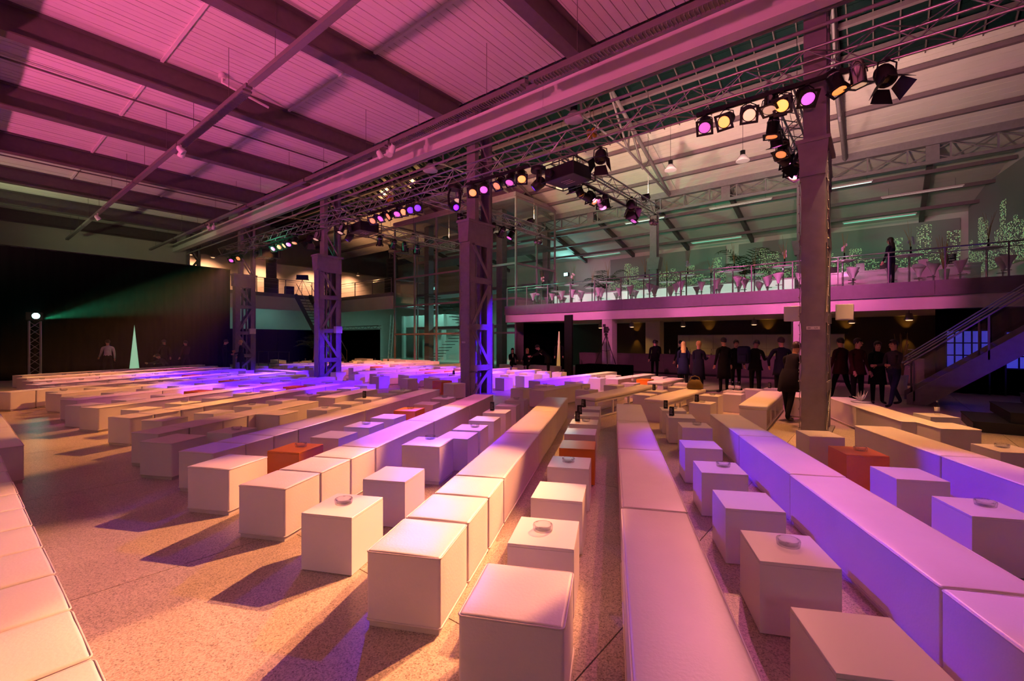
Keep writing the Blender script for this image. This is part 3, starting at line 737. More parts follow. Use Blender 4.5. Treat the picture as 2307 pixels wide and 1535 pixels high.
def L(x, col, ax, ay, P, ang=34, az=.3, body='black', lens=7, dz=0, **k): return par((x, TY+.03 if 'top' in k else LY, LZ+dz), (ax, ay, az), col, P, ang, body, lens=lens, **k)
# right bar
L(-2.79, PNK, -1.6, 4.4, 1500, 36, lens=5)
L(-2.41, KEY, -3.6, 1.0, 25000, 25, lens=14)
L(-1.96, ROS, .3, 2.6, 3000, 44, lens=10)
L(-1.61, WRM, -1.9, 7.8, 500, 40, body='chrome', lens=3)
L(-1.40, KEY, -2.3, 1.8, 19000, 13, lens=16, blend=.12)
L(-1.00, PNK, 1.6, 4.8, 1900, 36, lens=8)
L(-.54, AMB, 1.2, 9.2, 4200, 56, lens=8)
L(-.26, WRM, .2, 10.6, 900, 60, body='chrome', lens=3)
# middle bar
L(-9.38, AMB, -5.9, 4.4, 9000, 22, lens=9); L(-8.94, PNK, -5.6, 5.4, 3000, 24, lens=7); L(-8.43, AMB, -8.8, 4.6, 7000, 22, lens=5); L(-7.97, PNK, -7.6, 7.0, 1800, 30, lens=5); L(-7.55, AMB, -4.5, 6.1, 7000, 16, lens=12)
L(-10.24, WRM, -10.2, 8.0, 600, 40, body='chrome', lens=3, top=6.5)
# left bar
L(-14.44, AMB, -12.0, 3.6, 8000, 22, lens=6); L(-13.95, PNK, -13.4, 4.4, 4200, 28, lens=6); L(-13.48, AMB, -15.4, 2.6, 8000, 24, lens=5); L(-13.0, PNK, -11.0, 6.0, 2800, 26, lens=6); L(-12.63, AMB, -10.3, 1.7, 14000, 17, lens=9); L(-12.28, BLU, -5.3, 4.6, 22000, 13, lens=6); L(-11.9, BLU, -3.8, 1.9, 4500, 24, lens=6)
L(-17.02, WRM, -17.0, 7.6, 700, 40, body='chrome', lens=3, top=6.5); L(-18.97, WRM, -19, 8.0, 700, 40, body='chrome', lens=3, top=6.5)
# far bars
L(-22.55, PNK, -20, 4.0, 5500, 30, lens=6); L(-21.9, AMB, -17.8, 2.6, 11000, 26, lens=6); L(-21.41, AMB, -22, 3.2, 9000, 30, lens=7); L(-20.98, PNK, -18, 6, 2800, 30, lens=7); L(-20.43, AMB, -19.0, 8.0, 3500, 26, lens=4)
L(-27.66, PNK, -23.5, 5.5, 4500, 34, lens=6); L(-26.69, AMB, -22.6, 2.8, 8500, 34, lens=7)
# cross truss lamps
def X(x, y, col, aim, P, ang=50, body='black', lens=5, where='cross trusses', dz=0): return par((x, y, 6.05+dz), aim, col, P, ang, body, where, 6.42, lens)
for x, data in ((-6.85, ((11.3, PNK, (-6.9, 15.0, .4), 3500), (11.75, AMB, (-5.6, 14.5, .4), 2500), (12.2, PNK, (-4.0, 21.6, 4.2), 6500), (12.6, AMB, (-3.2, 12.5, .4), 2500), (13.0, PNK, (-9.0, 21.6, 4.2), 6500), (13.4, WRM, (-7.2, 16.2, .4), 3500), (15.0, AMB, (-10, 15, .4), 2200), (15.5, PNK, (-9, 13, .4), 2500))),
                (-12.05, ((12.0, PNK, (-12.5, 14.6, .4), 4200), (12.5, AMB, (-10.8, 15.5, .4), 3800), (13.0, PNK, (-13.5, 21.6, 4.1), 5600), (13.6, PNK, (-15.2, 13, .4), 3800), (14.2, AMB, (-18, 15.5, .4), 3500), (14.8, PNK, (-13.8, 12, .4), 3000))),
                (-1.75, ((10.9, AMB, (-2.4, 10.8, .4), 1800), (11.5, PNK, (-1.2, 13.2, .4), 1500), (12.1, AMB, (-2.6, 9.4, .4), 1400), (12.7, PNK, (1.8, 21.4, 4.0), 4200), (13.4, PNK, (-1.0, 21.4, 4.0), 4200), (14.0, AMB, (-4.4, 12, .4), 1500))),
                (-17.45, ((12.2, PNK, (-20, 14, .4), 4500), (12.9, AMB, (-23.5, 14.5, .4), 5000), (13.6, PNK, (-21.5, 17.5, .4), 4500), (14.3, AMB, (-24, 18.8, .4), 5500)))):
    b = MB().box(x-.03, x+.03, data[0][0]-.2, data[-1][0]+.2, 6.39, 6.45); o = thing('lamp_bar', 'black lamp bar under the cross truss %s' % {-6.85: 'with the caged projector', -12.05: 'beside the glass tower', -1.75: 'behind the numbered column', -17.45: 'over the far seats'}[x], 'lamp bar'); b.build('bar', 'black', o)
    for y in (data[0][0], data[-1][0]): MB().box(x-.03, x+.28, y-.02, y+.02, 6.4, 6.46).build('clamp', 'black', o)
    for (y, c, aim, P) in data: X(x, y, c, aim, P)
# greenish white floods at truss ends
for (x, y, aim) in ((-6.6, 16.4, (-6, 30, 8.5)), (-11.8, 16.4, (-12, 30, 8.5)), (-1.5, 15.6, (0, 31, 8))):
    t = par((x+.18, y, 6.1), aim, GRN, 380, 70, 'chrome', 'end of a cross truss', 6.42, 9, .6, False)
# ---- moving heads
def head(pos, aim, col, P, ang, lab, lens=30, top=6.42):
    pos = Vector(pos); d = (Vector(aim)-pos).normalized(); t = thing('moving_head', lab, 'stage lamp', pos); q = rotto(d).to_quaternion()
    def part(n, b, m):
        o = b.build(n, m, t); o.rotation_mode = 'QUATERNION'; o.rotation_quaternion = q; return o
    part('head', MB().lathe([(.11, -.16), (.13, -.15), (.14, -.05), (.15, .08), (.12, .18), (.06, .21), (0, .21)], 18), 'black')
    part('lens', MB().lathe([(0, -.175), (.06, -.172), (.1, -.16), (0, -.158)], 18), lens_mat(col, lens))
    part('lens_ring', MB().lathe([(.1, -.165), (.115, -.175), (.13, -.16), (.125, -.15)], 18), 'black')
    y = Vector((-d.y, d.x, 0)).normalized(); zt = top-pos.z
    for s_ in (-1, 1): MB().path([y*s_*.17, y*s_*.19+Vector((0,0,zt*.5)), y*s_*.13+Vector((0,0,zt-.12))], .035, 6).build('arm', 'black', t)
    MB().lathe([(.2, zt-.14), (.21, zt-.12), (.2, zt-.02), (.12, zt)], 16).build('base', 'black', t)
    spot(t, d, col, P, ang, .25, .2, .04)
head((-9.98, 9.62, 5.78), (1.6, 4.7, .2), BLU, 13500, 20, 'black moving head with a glaring blue lens beside the lattice column', 40)
head((-7.15, 10.02, 5.95), (-13.6, 6.6, .2), BLU, 30000, 28, 'black moving head with a blue lens aimed along the pink ceiling bays', 14)
head((-1.2, 14.6, 5.95), (-12.5, 12.6, .2), BLU, 42000, 32, 'black moving head with a blue lens behind the numbered column', 14)
head((-16.8, 10.3, 5.95), (-19.5, 7.4, .2), BLU, 14000, 44, 'black moving head with a blue lens over the far seats', 10)
# ---- fresnels with barn doors (unlit)
def fresnel(pos, aim, lab):
    pos = Vector(pos); d = (Vector(aim)-pos).normalized(); t = thing('fresnel_lamp', lab, 'stage lamp', pos); q = rotto(d).to_quaternion()
    def part(n, b, m):
        o = b.build(n, m, t); o.rotation_mode = 'QUATERNION'; o.rotation_quaternion = q
    part('housing', MB().lathe([(.13, -.02), (.145, 0), (.15, .2), (.12, .28), (.0, .3)], 14), 'black')
    part('lens', MB().lathe([(0, -.03), (.09, -.02), (.12, 0), (0, 0.01)], 14), 'vase')
    for a in range(4):
        b = MB(); b.prism([(-.12, 0), (.12, 0), (.19, .24), (-.19, .24)], 0, .006, Matrix.Rotation(a*PI/2, 4, 'Z') @ Matrix.Translation((0, .14, -.03)) @ Matrix.Rotation(math.radians(-150), 4, 'X')); part('barn_door', b, 'black')
    s_ = d.cross(Vector((0,0,1))).normalized(); zt = 6.49-pos.z
    MB().path([s_*.17-d*.1, s_*.15+Vector((0,0,zt-.08)), (0,0,zt-.03), s_*-.15+Vector((0,0,zt-.08)), s_*-.17-d*.1], .014, 5).build('yoke', 'black', t)
    MB().box(-.03, .03, -.03, .03, zt-.05, zt).build('hook_clamp', 'black', t)
fresnel((.12, LY+.12, 6.1), (1.6, 8.0, 1.0), 'unlit black fresnel lamp with barn doors at the right end of the lamps')
fresnel((-5.3, TY+.03, 6.15), (-4.2, 7.0, 1.0), 'unlit black fresnel lamp with barn doors beside the caged projector')
fresnel((-6.35, 14.2, 6.1), (-4.6, 12.0, 1.0), 'unlit black fresnel lamp with barn doors on the cross truss')
fresnel((-1.5, 13.0, 6.05), (-3.0, 11.0, 1.0), 'unlit black fresnel lamp with barn doors behind the numbered column')
fresnel((-19.5, TY+.03, 6.1), (-18, 8, 1.0), 'unlit black fresnel lamp with barn doors over the far seats')
# ---- caged projectors
def projector(x, y, lab, aim=-1):
    t = thing('caged_projector', lab, 'projector', (x, y, 5.85), math.radians(-8))
    link('body', rbox('pbody', .95, .75, .02, .36, .02, 'black'), t)
    MB().lathe([(.1, .0), (.11, .01), (.105, .14), (.08, .15)], 14, Matrix.Translation((-.25, -.37, .2)) @ Matrix.Rotation(PI/2, 4, 'X')).build('lens_barrel', 'black', t)
    MB().lathe([(0, .145), (.07, .14), (.08, .13)], 14, Matrix.Translation((-.25, -.375, .2)) @ Matrix.Rotation(PI/2, 4, 'X')).build('lens', lens_mat(GRN, 4), t)
    b = MB()
    for z in (0, .42):
        b.path([(-.54, -.44, z), (.54, -.44, z), (.54, .44, z), (-.54, .44, z)], .015, 6, True)
    for sx in (-.54, .54):
        for sy in (-.44, .44): b.tube((sx, sy, 0), (sx, sy, .42), .015, 6)
    b.build('cage', 'black', t)
    for sx in (-.3, .3): MB().tube((sx, 0, .42), (sx, 0, .72), .014, 6).build('hanger', 'black', t)
    for k in range(3): MB().box(-.15, .15, -.1+.1*k, -.08+.1*k, .012, .02).build('vent_slot', 'cover_grey', t)
projector(-6.3, TY+.15, 'black caged video projector at the near end of a cross truss')
projector(-15.45, TY+.1, 'black caged video projector over the middle seats')
projector(-23.9, TY+.1, 'black caged video projector near the black drape')
# ---- chain hoists
for x, lab in ((-6.0, 'yellow chain hoist with hook block over the caged projector'), (-14.9, 'yellow chain hoist with hook block over the middle seats')):
    t = thing('chain_hoist', lab, 'hoist', (x, 10.88, 7.0))
    link('motor', rbox('motor', .28, .34, 1.35, 1.7, .05, 'yellow'), t)
    for s_ in (-.05, .05): MB().tube((s_, 0, .4), (s_, 0, 1.35), .008, 5).build('chain', 'steel_dark', t)
    for s_ in (-.07, .07): MB().lathe([(.05, -.02), (.13, -.02), (.13, .02), (.05, .02)], 14, Matrix.Translation((s_, 0, .3)) @ Matrix.Rotation(PI/2, 4, 'Y')).build('sheave', 'yellow', t)
    MB().path([(0, 0, .2), (0, 0, .1), (.05, 0, .04), (.0, 0, 0), (-.05, 0, .05)], .015, 6).build('hook', 'steel_dark', t)
    MB().box(-.2, .2, -.05, .05, 1.7, 2.25).build('trolley', 'steel_dark', t)
# ---- bell pendant lamps under nave roof
for x, y, z in ((-7.2, 20.2, 9.3), (-11.9, 18.6, 9.1), (-19.5, 20.6, 8.8), (-6.6, 10.95, 7.85), (-12.6, 10.95, 7.85), (-4.4, 20.8, 9.2), (-25, 20.2, 8.7)):
    t = thing('bell_pendant', 'unlit pale bell-shaped pendant lamp under the nave roof', 'pendant lamp', (x, y, z), 0, 'bell pendant lamps under the nave roof')
    MB().lathe([(.26, 0), (.27, .01), (.2, .14), (.12, .24), (.1, .26)], 18).build('shade', 'plastic_white', t)
    MB().lathe([(.1, .26), (.1, .44), (.03, .46)], 12).build('ballast', 'black', t)
    MB().tube((0, 0, .46), (0, 0, max(1.2, 13.4-.392*abs(y-18.4)-z) if y > 12 else 1.36), .008, 5).build('cable', 'black', t)
# ---- clip spots on the trays
for y, xs in ((4.3, (-15.7, -16.0, -27.3)), (8.1, (-10.9, -11.2, -11.5, -25.2, -25.5))):
    for i, x in enumerate(xs):
        t = thing('tray_spotlight', 'small unlit white spotlight clipped under a ceiling cable tray', 'spotlight', (x, y+(.05 if i % 2 else -.05), 7.4), random.uniform(0, 6), 'white spotlights on the ceiling trays')
        MB().lathe([(.09, -.02), (.1, 0), (.08, .16), (.04, .2)], 12, Matrix.Translation((0, .05, -.22)) @ Matrix.Rotation(.7, 4, 'X')).build('housing', 'plastic_white', t)
        MB().box(-.02, .02, -.02, .02, -.1, .05).build('bracket', 'plastic_white', t)
# ---- added uplights, their sources unseen, washing ceilings and nave roof
def uplight(pos, aim, col, P, ang, lab):
    pos = Vector(pos); d = (Vector(aim)-pos).normalized(); t = thing('fill_flood', lab, 'flood light', pos, 0, 'added flood lights aimed at ceilings and roof'); q = rotto(d).to_quaternion()
    o = MB().box(-.14, .14, -.09, .09, -.02, .12).build('housing', 'black', t); o.rotation_mode = 'QUATERNION'; o.rotation_quaternion = q
    o = MB().box(-.12, .12, -.07, .07, -.024, -.021).build('glass', lens_mat(col, 2), t); o.rotation_mode = 'QUATERNION'; o.rotation_quaternion = q
    MB().box(-.02, .02, -.02, .02, -.2, 0).build('stand', 'black', t)
    spot(t, d, col, P, ang, 1, .05, .15)
for x in (2.0, -4.0, -10.0):  # added neutral fill lamps, out of view behind the camera
    t = thing('fill_light', 'added white fill light on the front wall', 'wall lamp', (x, -2.9, 2.9), 0, 'added fill lights on the front wall')
    MB().box(-.2, .2, -.09, .03, -.08, .08).build('housing', 'black', t); MB().box(-.18, .18, .031, .036, -.06, .06).build('glass', lens_mat((.9, 1, .92), 3), t); spot(t, (0, 1, -.25), (.95, 1, .92), 75, 150, .8, .06, .15)
uplight((-29.5, -2.8, 3.4), (-31, 5, 9), (.75, .85, .42), 2600, 84, 'added black flood light on the front wall behind the drape')  # added flood standing in for greenish bounce on the far ceiling
tag(MB().box(-29.55, -29.45, -3.0, -2.79, 3.15, 3.21).build('wall_bracket', 'black'), 'small black bracket of the added flood light behind the drape', 'bracket')
uplight((-27.0, -2.8, 3.4), (-29, 5, 9.5), (.75, .8, .42), 1500, 84, 'added black flood light on the front wall in front of the drape')
UL = 'added small black flood light aimed at the roof from on top of a truss'
for x, P in ((1.5, 5000), (-4.5, 6500), (-10.5, 6500), (-16.5, 5000), (-22.5, 3000)):  # added pink ceiling wash from behind the camera
    uplight((x, -2.85, 3.4), (x-2, 5.6, 10.4), (1, .13, .36), P, 84, 'added black flood light on the front wall aimed up at the boarded ceiling')
    tag(MB().box(x-.05, x+.05, -3.0, -2.84, 3.15, 3.21).build('wall_bracket', 'black'), 'small black bracket carrying an added flood light on the front wall', 'bracket', 'brackets of the added wall flood lights')
for x, P in ((-1.5, 5200), (-6.6, 4200), (-11.8, 2800), (-17.2, 2000)): uplight((x, 16.0, 6.99), (x, 21.0, 12.2), (1, .55, .45) if x > -8 else WRM, P*1.15, 122, UL)  # added warm wash on the nave roof
# ================================================================ GALLERY FURNITURE
GZ = 3.7
def railing(name, label, p0, p1, h=1.05, glass=True, mid=0, sp=1.45):
    p0 = Vector(p0); p1 = Vector(p1); L = (p1-p0).length; a = math.atan2(p1.y-p0.y, p1.x-p0.x); n = max(1, round(L/sp)); w = L/n
    t = thing(name, label, 'railing', p0, a)
    pm = cached(('post', h), lambda: MB().box(-.02, .02, -.03, .03, 0, h).mesh('post', 'steel'))
    for k in range(n+1): link('post', pm, t, (k*w, 0, 0))
    MB().tube((0, 0, h+.02), (L, 0, h+.02), .024, 8).build('handrail', 'rail', t)
    MB().tube((0, .05, h-.12), (L, .05, h-.12), .014, 6).build('upper_rail', 'rail', t)
    for k in range(mid): 
        z = h*(k+1)/(mid+1); MB().tube((0, .02, z), (L, .02, z), .008, 5).build('wire', 'rail', t)
    if glass:
        gm = cached(('gp', round(w, 3), h), lambda: MB().box(.04, w-.04, -.006, .006, .08, h-.16).mesh('glass_panel', 'glass'))
        for k in range(n): link('glass_panel', gm, t, (k*w, 0, 0))
    return t
railing('glass_railing', 'glass balustrade with steel handrail along the gallery edge', (-16.9, 20.55, GZ+.02), (6.0, 20.55, GZ+.02))
railing('wire_railing', 'wire railing along the side of the left mezzanine', (-36.66, 21.2, 5.42), (-36.66, 10.4, 5.42), 1.1, False, 2, 2.2)
railing('wire_railing', 'wire railing along the rear of the left mezzanine', (-36.4, 21.32, 5.42), (-29.0, 21.32, 5.42), 1.1, False, 2, 2.2)
def stool_mesh(): 
    b = MB(); n = 18; rings = []
    for i, (r, z) in enumerate(((.0, .66), (.1, .65), (.17, .67), (.2, .71), (.205, .73))):
        rings.append([(r*math.cos(2*PI*k/n), r*math.sin(2*PI*k/n)*.95, z+(.1*max(0, -math.sin(2*PI*k/n))**1.5 if i > 2 else 0)) for k in range(n)])
    for i, (r, z) in enumerate(((.195, .7), (.15, .62), (.085, .5), (.055, .38), (.05, .34))):
        rings.append([(r*math.cos(2*PI*k/n), r*math.sin(2*PI*k/n)*.95, z+(.09*max(0, -math.sin(2*PI*k/n))**1.5 if i == 0 else 0)) for k in range(n)])
    vs = [v for q in rings for v in q]; fs = []
    for i in range(len(rings)-1): fs += [(i*n+k, i*n+(k+1) % n, (i+1)*n+(k+1) % n, (i+1)*n+k) for k in range(n)]
    return b.add(vs, fs, True).mesh('seat_shell', 'plastic_white')
def bar_stool(x, y, rz, z=GZ, lab='white tulip shaped bar stool at a tall table on the gallery', sc=1.0):
    t = thing('bar_stool', lab, 'bar stool', (x, y, z), rz, 'bar stools on the gallery')
    link('seat_shell', cached('seat', stool_mesh), t)
    link('column', cached('scol', lambda: MB().tube((0,0,.02), (0,0,.36), .028, 10).mesh('column', 'chrome')), t)
    link('base', cached('sbase', lambda: MB().lathe([(.2, 0), (.205, .008), (.1, .02), (.04, .035)], 18).mesh('base', 'chrome')), t)
    link('footrest', cached('sfoot', lambda: MB().path([(.12*math.cos(a), -.06+.12*math.sin(a), .28) for a in [PI*2*k/14 for k in range(14)]], .009, 5, True).mesh('footrest', 'chrome')), t)
def bar_table(x, y, z=GZ):
    t = thing('tall_table', 'round white bar-height table on the gallery', 'table', (x, y, z), 0, 'tall round tables on the gallery')
    link('top', cached('ttop', lambda: MB().lathe([(.38, 1.07), (.4, 1.08), (.4, 1.1), (.38, 1.105)], 24).mesh('top', 'plastic_white')), t)
    link('stem', cached('tstem', lambda: MB().tube((0,0,.02), (0,0,1.07), .035, 10).mesh('stem', 'chrome')), t)
    link('base', cached('tbase', lambda: MB().lathe([(.25, 0), (.25, .012), (.05, .03)], 20).mesh('base', 'chrome')), t)
def vase(x, y, z, kind, sc=1.0):
    labs = {'twig': 'slim dark vase with golden dry twigs on a tall gallery table', 'orchid': 'slim dark vase with a pink orchid and thin stems on a tall gallery table', 'lily': 'slim dark vase with white lilies on a tall gallery table'}
    t = thing('flower_vase', labs[kind], 'vase', (x, y, z), random.uniform(0, 6), labs[kind].split(' with ')[1].split(' on ')[0]+' vases on the gallery')
    link('vessel', cached('vessel', lambda: MB().lathe([(0, 0), (.05, 0), (.04, .05), (.022, .2), (.03, .3), (.026, .3)], 12).mesh('vessel', 'vase')), t)
    for k in range(7 if kind == 'twig' else 4):
        a = random.uniform(0, 2*PI); r = random.uniform(.08, .24); h = random.uniform(.65, 1.0)*sc
        MB().path([(0, 0, .25), (r*.35*math.cos(a), r*.35*math.sin(a), .25+h*.5), (r*math.cos(a+.2), r*math.sin(a+.2), .25+h)], [.008, .006, .003], 4).build('stem', 'twig', t)
    if kind != 'twig':
        for k in range(4):
            a = random.uniform(0, 2*PI); b = MB(); c = Vector((.07*math.cos(a), .07*math.sin(a), .42+.06*k))
            for j in range(5):
                q = 2*PI*j/5; b.ball(c+Vector((.035*math.cos(q), .01, .035*math.sin(q))), .03, 6, 4, (1, .35, 1))
            b.build('blossom', 'orchid' if kind == 'orchid' else 'lily', t)
gx = [2.8, .86, -1.07, -3.07, -4.98, -7.0, -9.05, -11.1, -13.2, -15.3]
kinds = ['twig', 'orchid', 'orchid', 'orchid', 'twig', 'orchid', 'twig', 'twig', 'lily', 'lily']
for i, x in enumerate(gx):
    y = 21.65+.06*(i % 2); bar_table(x, y); vase(x+.05, y+.05, GZ+1.107, kinds[i])
    for a in ((10, 75, 130) if i == 1 else (20, 150, 265)) if i % 2 else (60, 185, 310):
        q = math.radians(a+random.uniform(-12, 12)); bar_stool(x+.66*math.cos(q), y+.6*math.sin(q), q+PI/2+PI)
for i, x in enumerate((-4.5, -6.5, -8.6, -10.9, -13.0, -15.6)):
    y = 23.6+.3*(i % 2); bar_table(x, y); vase(x, y, GZ+1.107, 'lily' if i % 2 else 'twig')
    for a in (80, 200, 320):
        q = math.radians(a+random.uniform(-15, 15)); bar_stool(x+.66*math.cos(q), y+.6*math.sin(q), q+PI/2+PI)
# lit bar counter on the gallery
emis('glow_bar', (.75, 1, .8), 1.3)
t = thing('glowing_bar', 'long translucent bar counter glowing pale green at the rear of the gallery', 'bar counter', (-9.9, 25.5, GZ))
for k in range(8): MB().box(-6.8+1.7*k+.01, -6.8+1.7*(k+1)-.01, -.3, -.27, .1, .95).build('lit_panel', 'glow_bar', t)
MB().box(-6.85, 6.85, -.35, .35, .95, 1.02).build('worktop', 'plastic_white', t); MB().box(-6.8, 6.8, -.25, .28, 0, .94).build('carcass', 'plastic_white', t)
t = thing('gallery_counter', 'plain white service counter on the gallery near the end wall', 'counter', (.4, 24.6, GZ))
for k in range(4): MB().box(-2.6+1.3*k+.005, -2.6+1.3*(k+1)-.005, -.3, .28, 0, .92).build('front_panel', 'plastic_white', t)
MB().box(-2.65, 2.65, -.34, .3, .92, .98).build('worktop', 'plastic_white', t)
for i, (x, h) in enumerate(((-1.9, .28), (-1.0, .35), (-.2, .3), (1.0, .3), (1.8, .42))):
    tag(link('display_case', rbox('case%d' % i, .3, .25, 0, h, .02, 'plastic_white' if i % 2 else 'black'), None, (.4+x, 24.6, GZ+.981)), '%s countertop machine on the gallery service counter' % ['black', 'white'][i % 2], 'machine', '%s machines on the gallery counter' % ['black', 'white'][i % 2])
# projector light on the back wall, painted as emission on thin panels
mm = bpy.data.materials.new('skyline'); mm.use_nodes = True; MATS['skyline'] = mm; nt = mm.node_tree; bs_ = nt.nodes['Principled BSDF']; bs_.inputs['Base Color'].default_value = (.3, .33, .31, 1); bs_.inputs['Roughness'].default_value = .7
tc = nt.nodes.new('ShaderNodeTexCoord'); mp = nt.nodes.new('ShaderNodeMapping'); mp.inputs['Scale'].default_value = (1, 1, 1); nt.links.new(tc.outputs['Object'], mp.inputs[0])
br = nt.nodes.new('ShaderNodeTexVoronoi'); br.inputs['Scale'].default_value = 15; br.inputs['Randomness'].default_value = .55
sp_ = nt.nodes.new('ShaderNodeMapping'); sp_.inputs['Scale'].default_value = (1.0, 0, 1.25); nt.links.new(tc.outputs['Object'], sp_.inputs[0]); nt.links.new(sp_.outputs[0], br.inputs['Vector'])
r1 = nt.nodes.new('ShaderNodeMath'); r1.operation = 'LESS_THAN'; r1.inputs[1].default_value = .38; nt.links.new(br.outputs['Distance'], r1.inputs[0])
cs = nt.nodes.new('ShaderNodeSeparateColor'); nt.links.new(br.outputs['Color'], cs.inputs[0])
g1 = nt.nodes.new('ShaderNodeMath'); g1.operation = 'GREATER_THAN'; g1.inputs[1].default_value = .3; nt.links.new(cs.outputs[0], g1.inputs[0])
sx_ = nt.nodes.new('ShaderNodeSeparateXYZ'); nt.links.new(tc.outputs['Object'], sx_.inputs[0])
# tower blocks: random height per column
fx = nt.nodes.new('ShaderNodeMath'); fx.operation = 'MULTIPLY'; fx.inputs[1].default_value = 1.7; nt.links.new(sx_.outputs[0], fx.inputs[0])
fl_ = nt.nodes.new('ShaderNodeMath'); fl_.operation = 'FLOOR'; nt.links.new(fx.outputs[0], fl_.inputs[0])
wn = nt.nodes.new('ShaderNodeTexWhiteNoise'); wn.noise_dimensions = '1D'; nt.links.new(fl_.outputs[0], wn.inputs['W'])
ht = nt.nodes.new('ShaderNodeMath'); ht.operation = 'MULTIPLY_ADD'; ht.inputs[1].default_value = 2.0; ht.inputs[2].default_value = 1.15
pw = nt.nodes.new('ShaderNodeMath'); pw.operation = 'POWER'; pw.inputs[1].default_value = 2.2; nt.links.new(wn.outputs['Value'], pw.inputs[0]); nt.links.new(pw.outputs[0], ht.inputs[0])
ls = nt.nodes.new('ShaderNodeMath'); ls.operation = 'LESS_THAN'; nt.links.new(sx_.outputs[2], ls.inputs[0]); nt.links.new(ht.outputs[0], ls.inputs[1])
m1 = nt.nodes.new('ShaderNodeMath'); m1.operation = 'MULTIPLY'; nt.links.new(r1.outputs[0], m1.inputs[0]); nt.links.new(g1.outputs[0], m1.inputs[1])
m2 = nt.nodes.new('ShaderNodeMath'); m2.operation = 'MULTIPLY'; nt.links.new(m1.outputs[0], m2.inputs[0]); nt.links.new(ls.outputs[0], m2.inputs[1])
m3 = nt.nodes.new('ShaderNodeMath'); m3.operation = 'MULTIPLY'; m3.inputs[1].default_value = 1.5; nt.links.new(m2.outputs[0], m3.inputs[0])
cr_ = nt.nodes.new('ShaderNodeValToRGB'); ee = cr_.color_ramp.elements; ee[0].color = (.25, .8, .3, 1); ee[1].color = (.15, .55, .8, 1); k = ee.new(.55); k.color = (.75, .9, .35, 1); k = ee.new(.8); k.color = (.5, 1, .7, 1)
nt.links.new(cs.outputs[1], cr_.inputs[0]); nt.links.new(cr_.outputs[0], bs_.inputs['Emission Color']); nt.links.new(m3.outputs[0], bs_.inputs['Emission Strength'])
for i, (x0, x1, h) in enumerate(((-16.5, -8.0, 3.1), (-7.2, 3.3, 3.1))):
    o = MB().box(0, x1-x0, -.03, 0, 0, h).build('skyline_projection', 'skyline', None, (x0, 32.93, 5.0)); tag(o, 'wide projected night skyline painted as green lights %s' % ('behind the palms' if i == 0 else 'next to the end wall'), 'screen')
o = MB().box(0, 6.2, -.03, 0, 0, 4.1).build('skyline_projection', 'skyline', None, (3.6, 32.6, 5.0), math.atan2(-6.6, 1.15)); tag(o, 'projected night skyline painted as green lights on the gallery end wall', 'screen')
# strip lights in gallery roof
emis('tube', (.7, 1, .85), 2.5); emis('tube_dim', (1, .7, .6), .5)
for i, (x, y, z, l, m_) in enumerate(((-1.3, 27.6, 9.3, 2.2, 'tube'), (-6.0, 27.6, 9.3, 3.2, 'tube_dim'), (1.6, 29.5, 8.9, 3.0, 'tube_dim'), (-11.5, 27.6, 9.3, 2.6, 'tube'))):
    t = thing('strip_light', 'slim strip light hanging under the gallery roof', 'strip light', (x, y, z), 0, 'strip lights under the gallery roof')
    MB().box(-l/2, l/2, -.05, .05, 0, .06).build('housing', 'beam_white', t); MB().tube((-l/2+.05, 0, -.02), (l/2-.05, 0, -.02), .018, 6).build('tube', m_, t)
    for s_ in (-1, 1): MB().tube((s_*l*.4, 0, .06), (s_*l*.4, 0, .45), .006, 4).build('wire', 'steel_dark', t)
# teal wall flood + room light panels, those for the tower added
def area(parent, col, P, sx, sy, loc, rot=(0, 0, 0)):
    l = bpy.data.lights.new('glow', 'AREA'); l.energy = P; l.color = col; l.shape = 'RECTANGLE'; l.size = sx; l.size_y = sy; o = bpy.data.objects.new('glow', l); COL.objects.link(o); o.parent = parent; o.location = loc; o.rotation_euler = rot; return o
emis('lamp_teal', (.35, 1, .9), 20)
t = thing('wall_flood', 'bright cyan floodlight on the rear wall of the gallery', 'flood light', (-20.5, 32.7, 7.3))
MB().box(-.2, .2, 0, .25, -.15, .15).build('housing', 'black', t); MB().box(-.17, .17, -.02, 0, -.12, .12).build('lens', 'lamp_teal', t)
spot(t, (.5, -1, -.1), (.35, 1, .9), 700, 170, .6, .06)
def ceil_lamp(x, y, z, sx, sy, col, P, lab, es=3):
    t = thing('ceiling_panel', lab, 'ceiling light', (x, y, z), 0, lab)
    MB().box(-sx/2, sx/2, -sy/2, sy/2, -.03, .03).build('frame', 'beam_white', t); nm = 'panel_%.1f_%.1f' % (col[0], es)
    if nm not in MATS: emis(nm, col, es)
    MB().box(-sx/2+.04, sx/2-.04, -sy/2+.04, sy/2-.04, -.04, -.031).build('diffuser', nm, t); area(t, col, P, sx, sy, (0, 0, -.06))
TEAL = (.35, 1, .82)
for x in (-22.5, -26): ceil_lamp(x, 26.5, 4.9, 2.4, .3, TEAL, 280, 'added teal strip panel inside the glass tower')  # added light to brighten the tower interior
for y in (12.5, 16.5): ceil_lamp(-38.6, y, 4.9, .3, 2.2, TEAL, 28, 'teal strip panel under the mezzanine')
for x in (-34, -31): ceil_lamp(x, 27, 4.9, 2.2, .3, TEAL, 120, 'teal strip panel under the rear mezzanine')
for x in (0, -8, -16): ceil_lamp(x, 30.5, 8.1, 3.0, .3, (.2, 1, .62), 34, 'green strip panel under the gallery roof', 1.2)
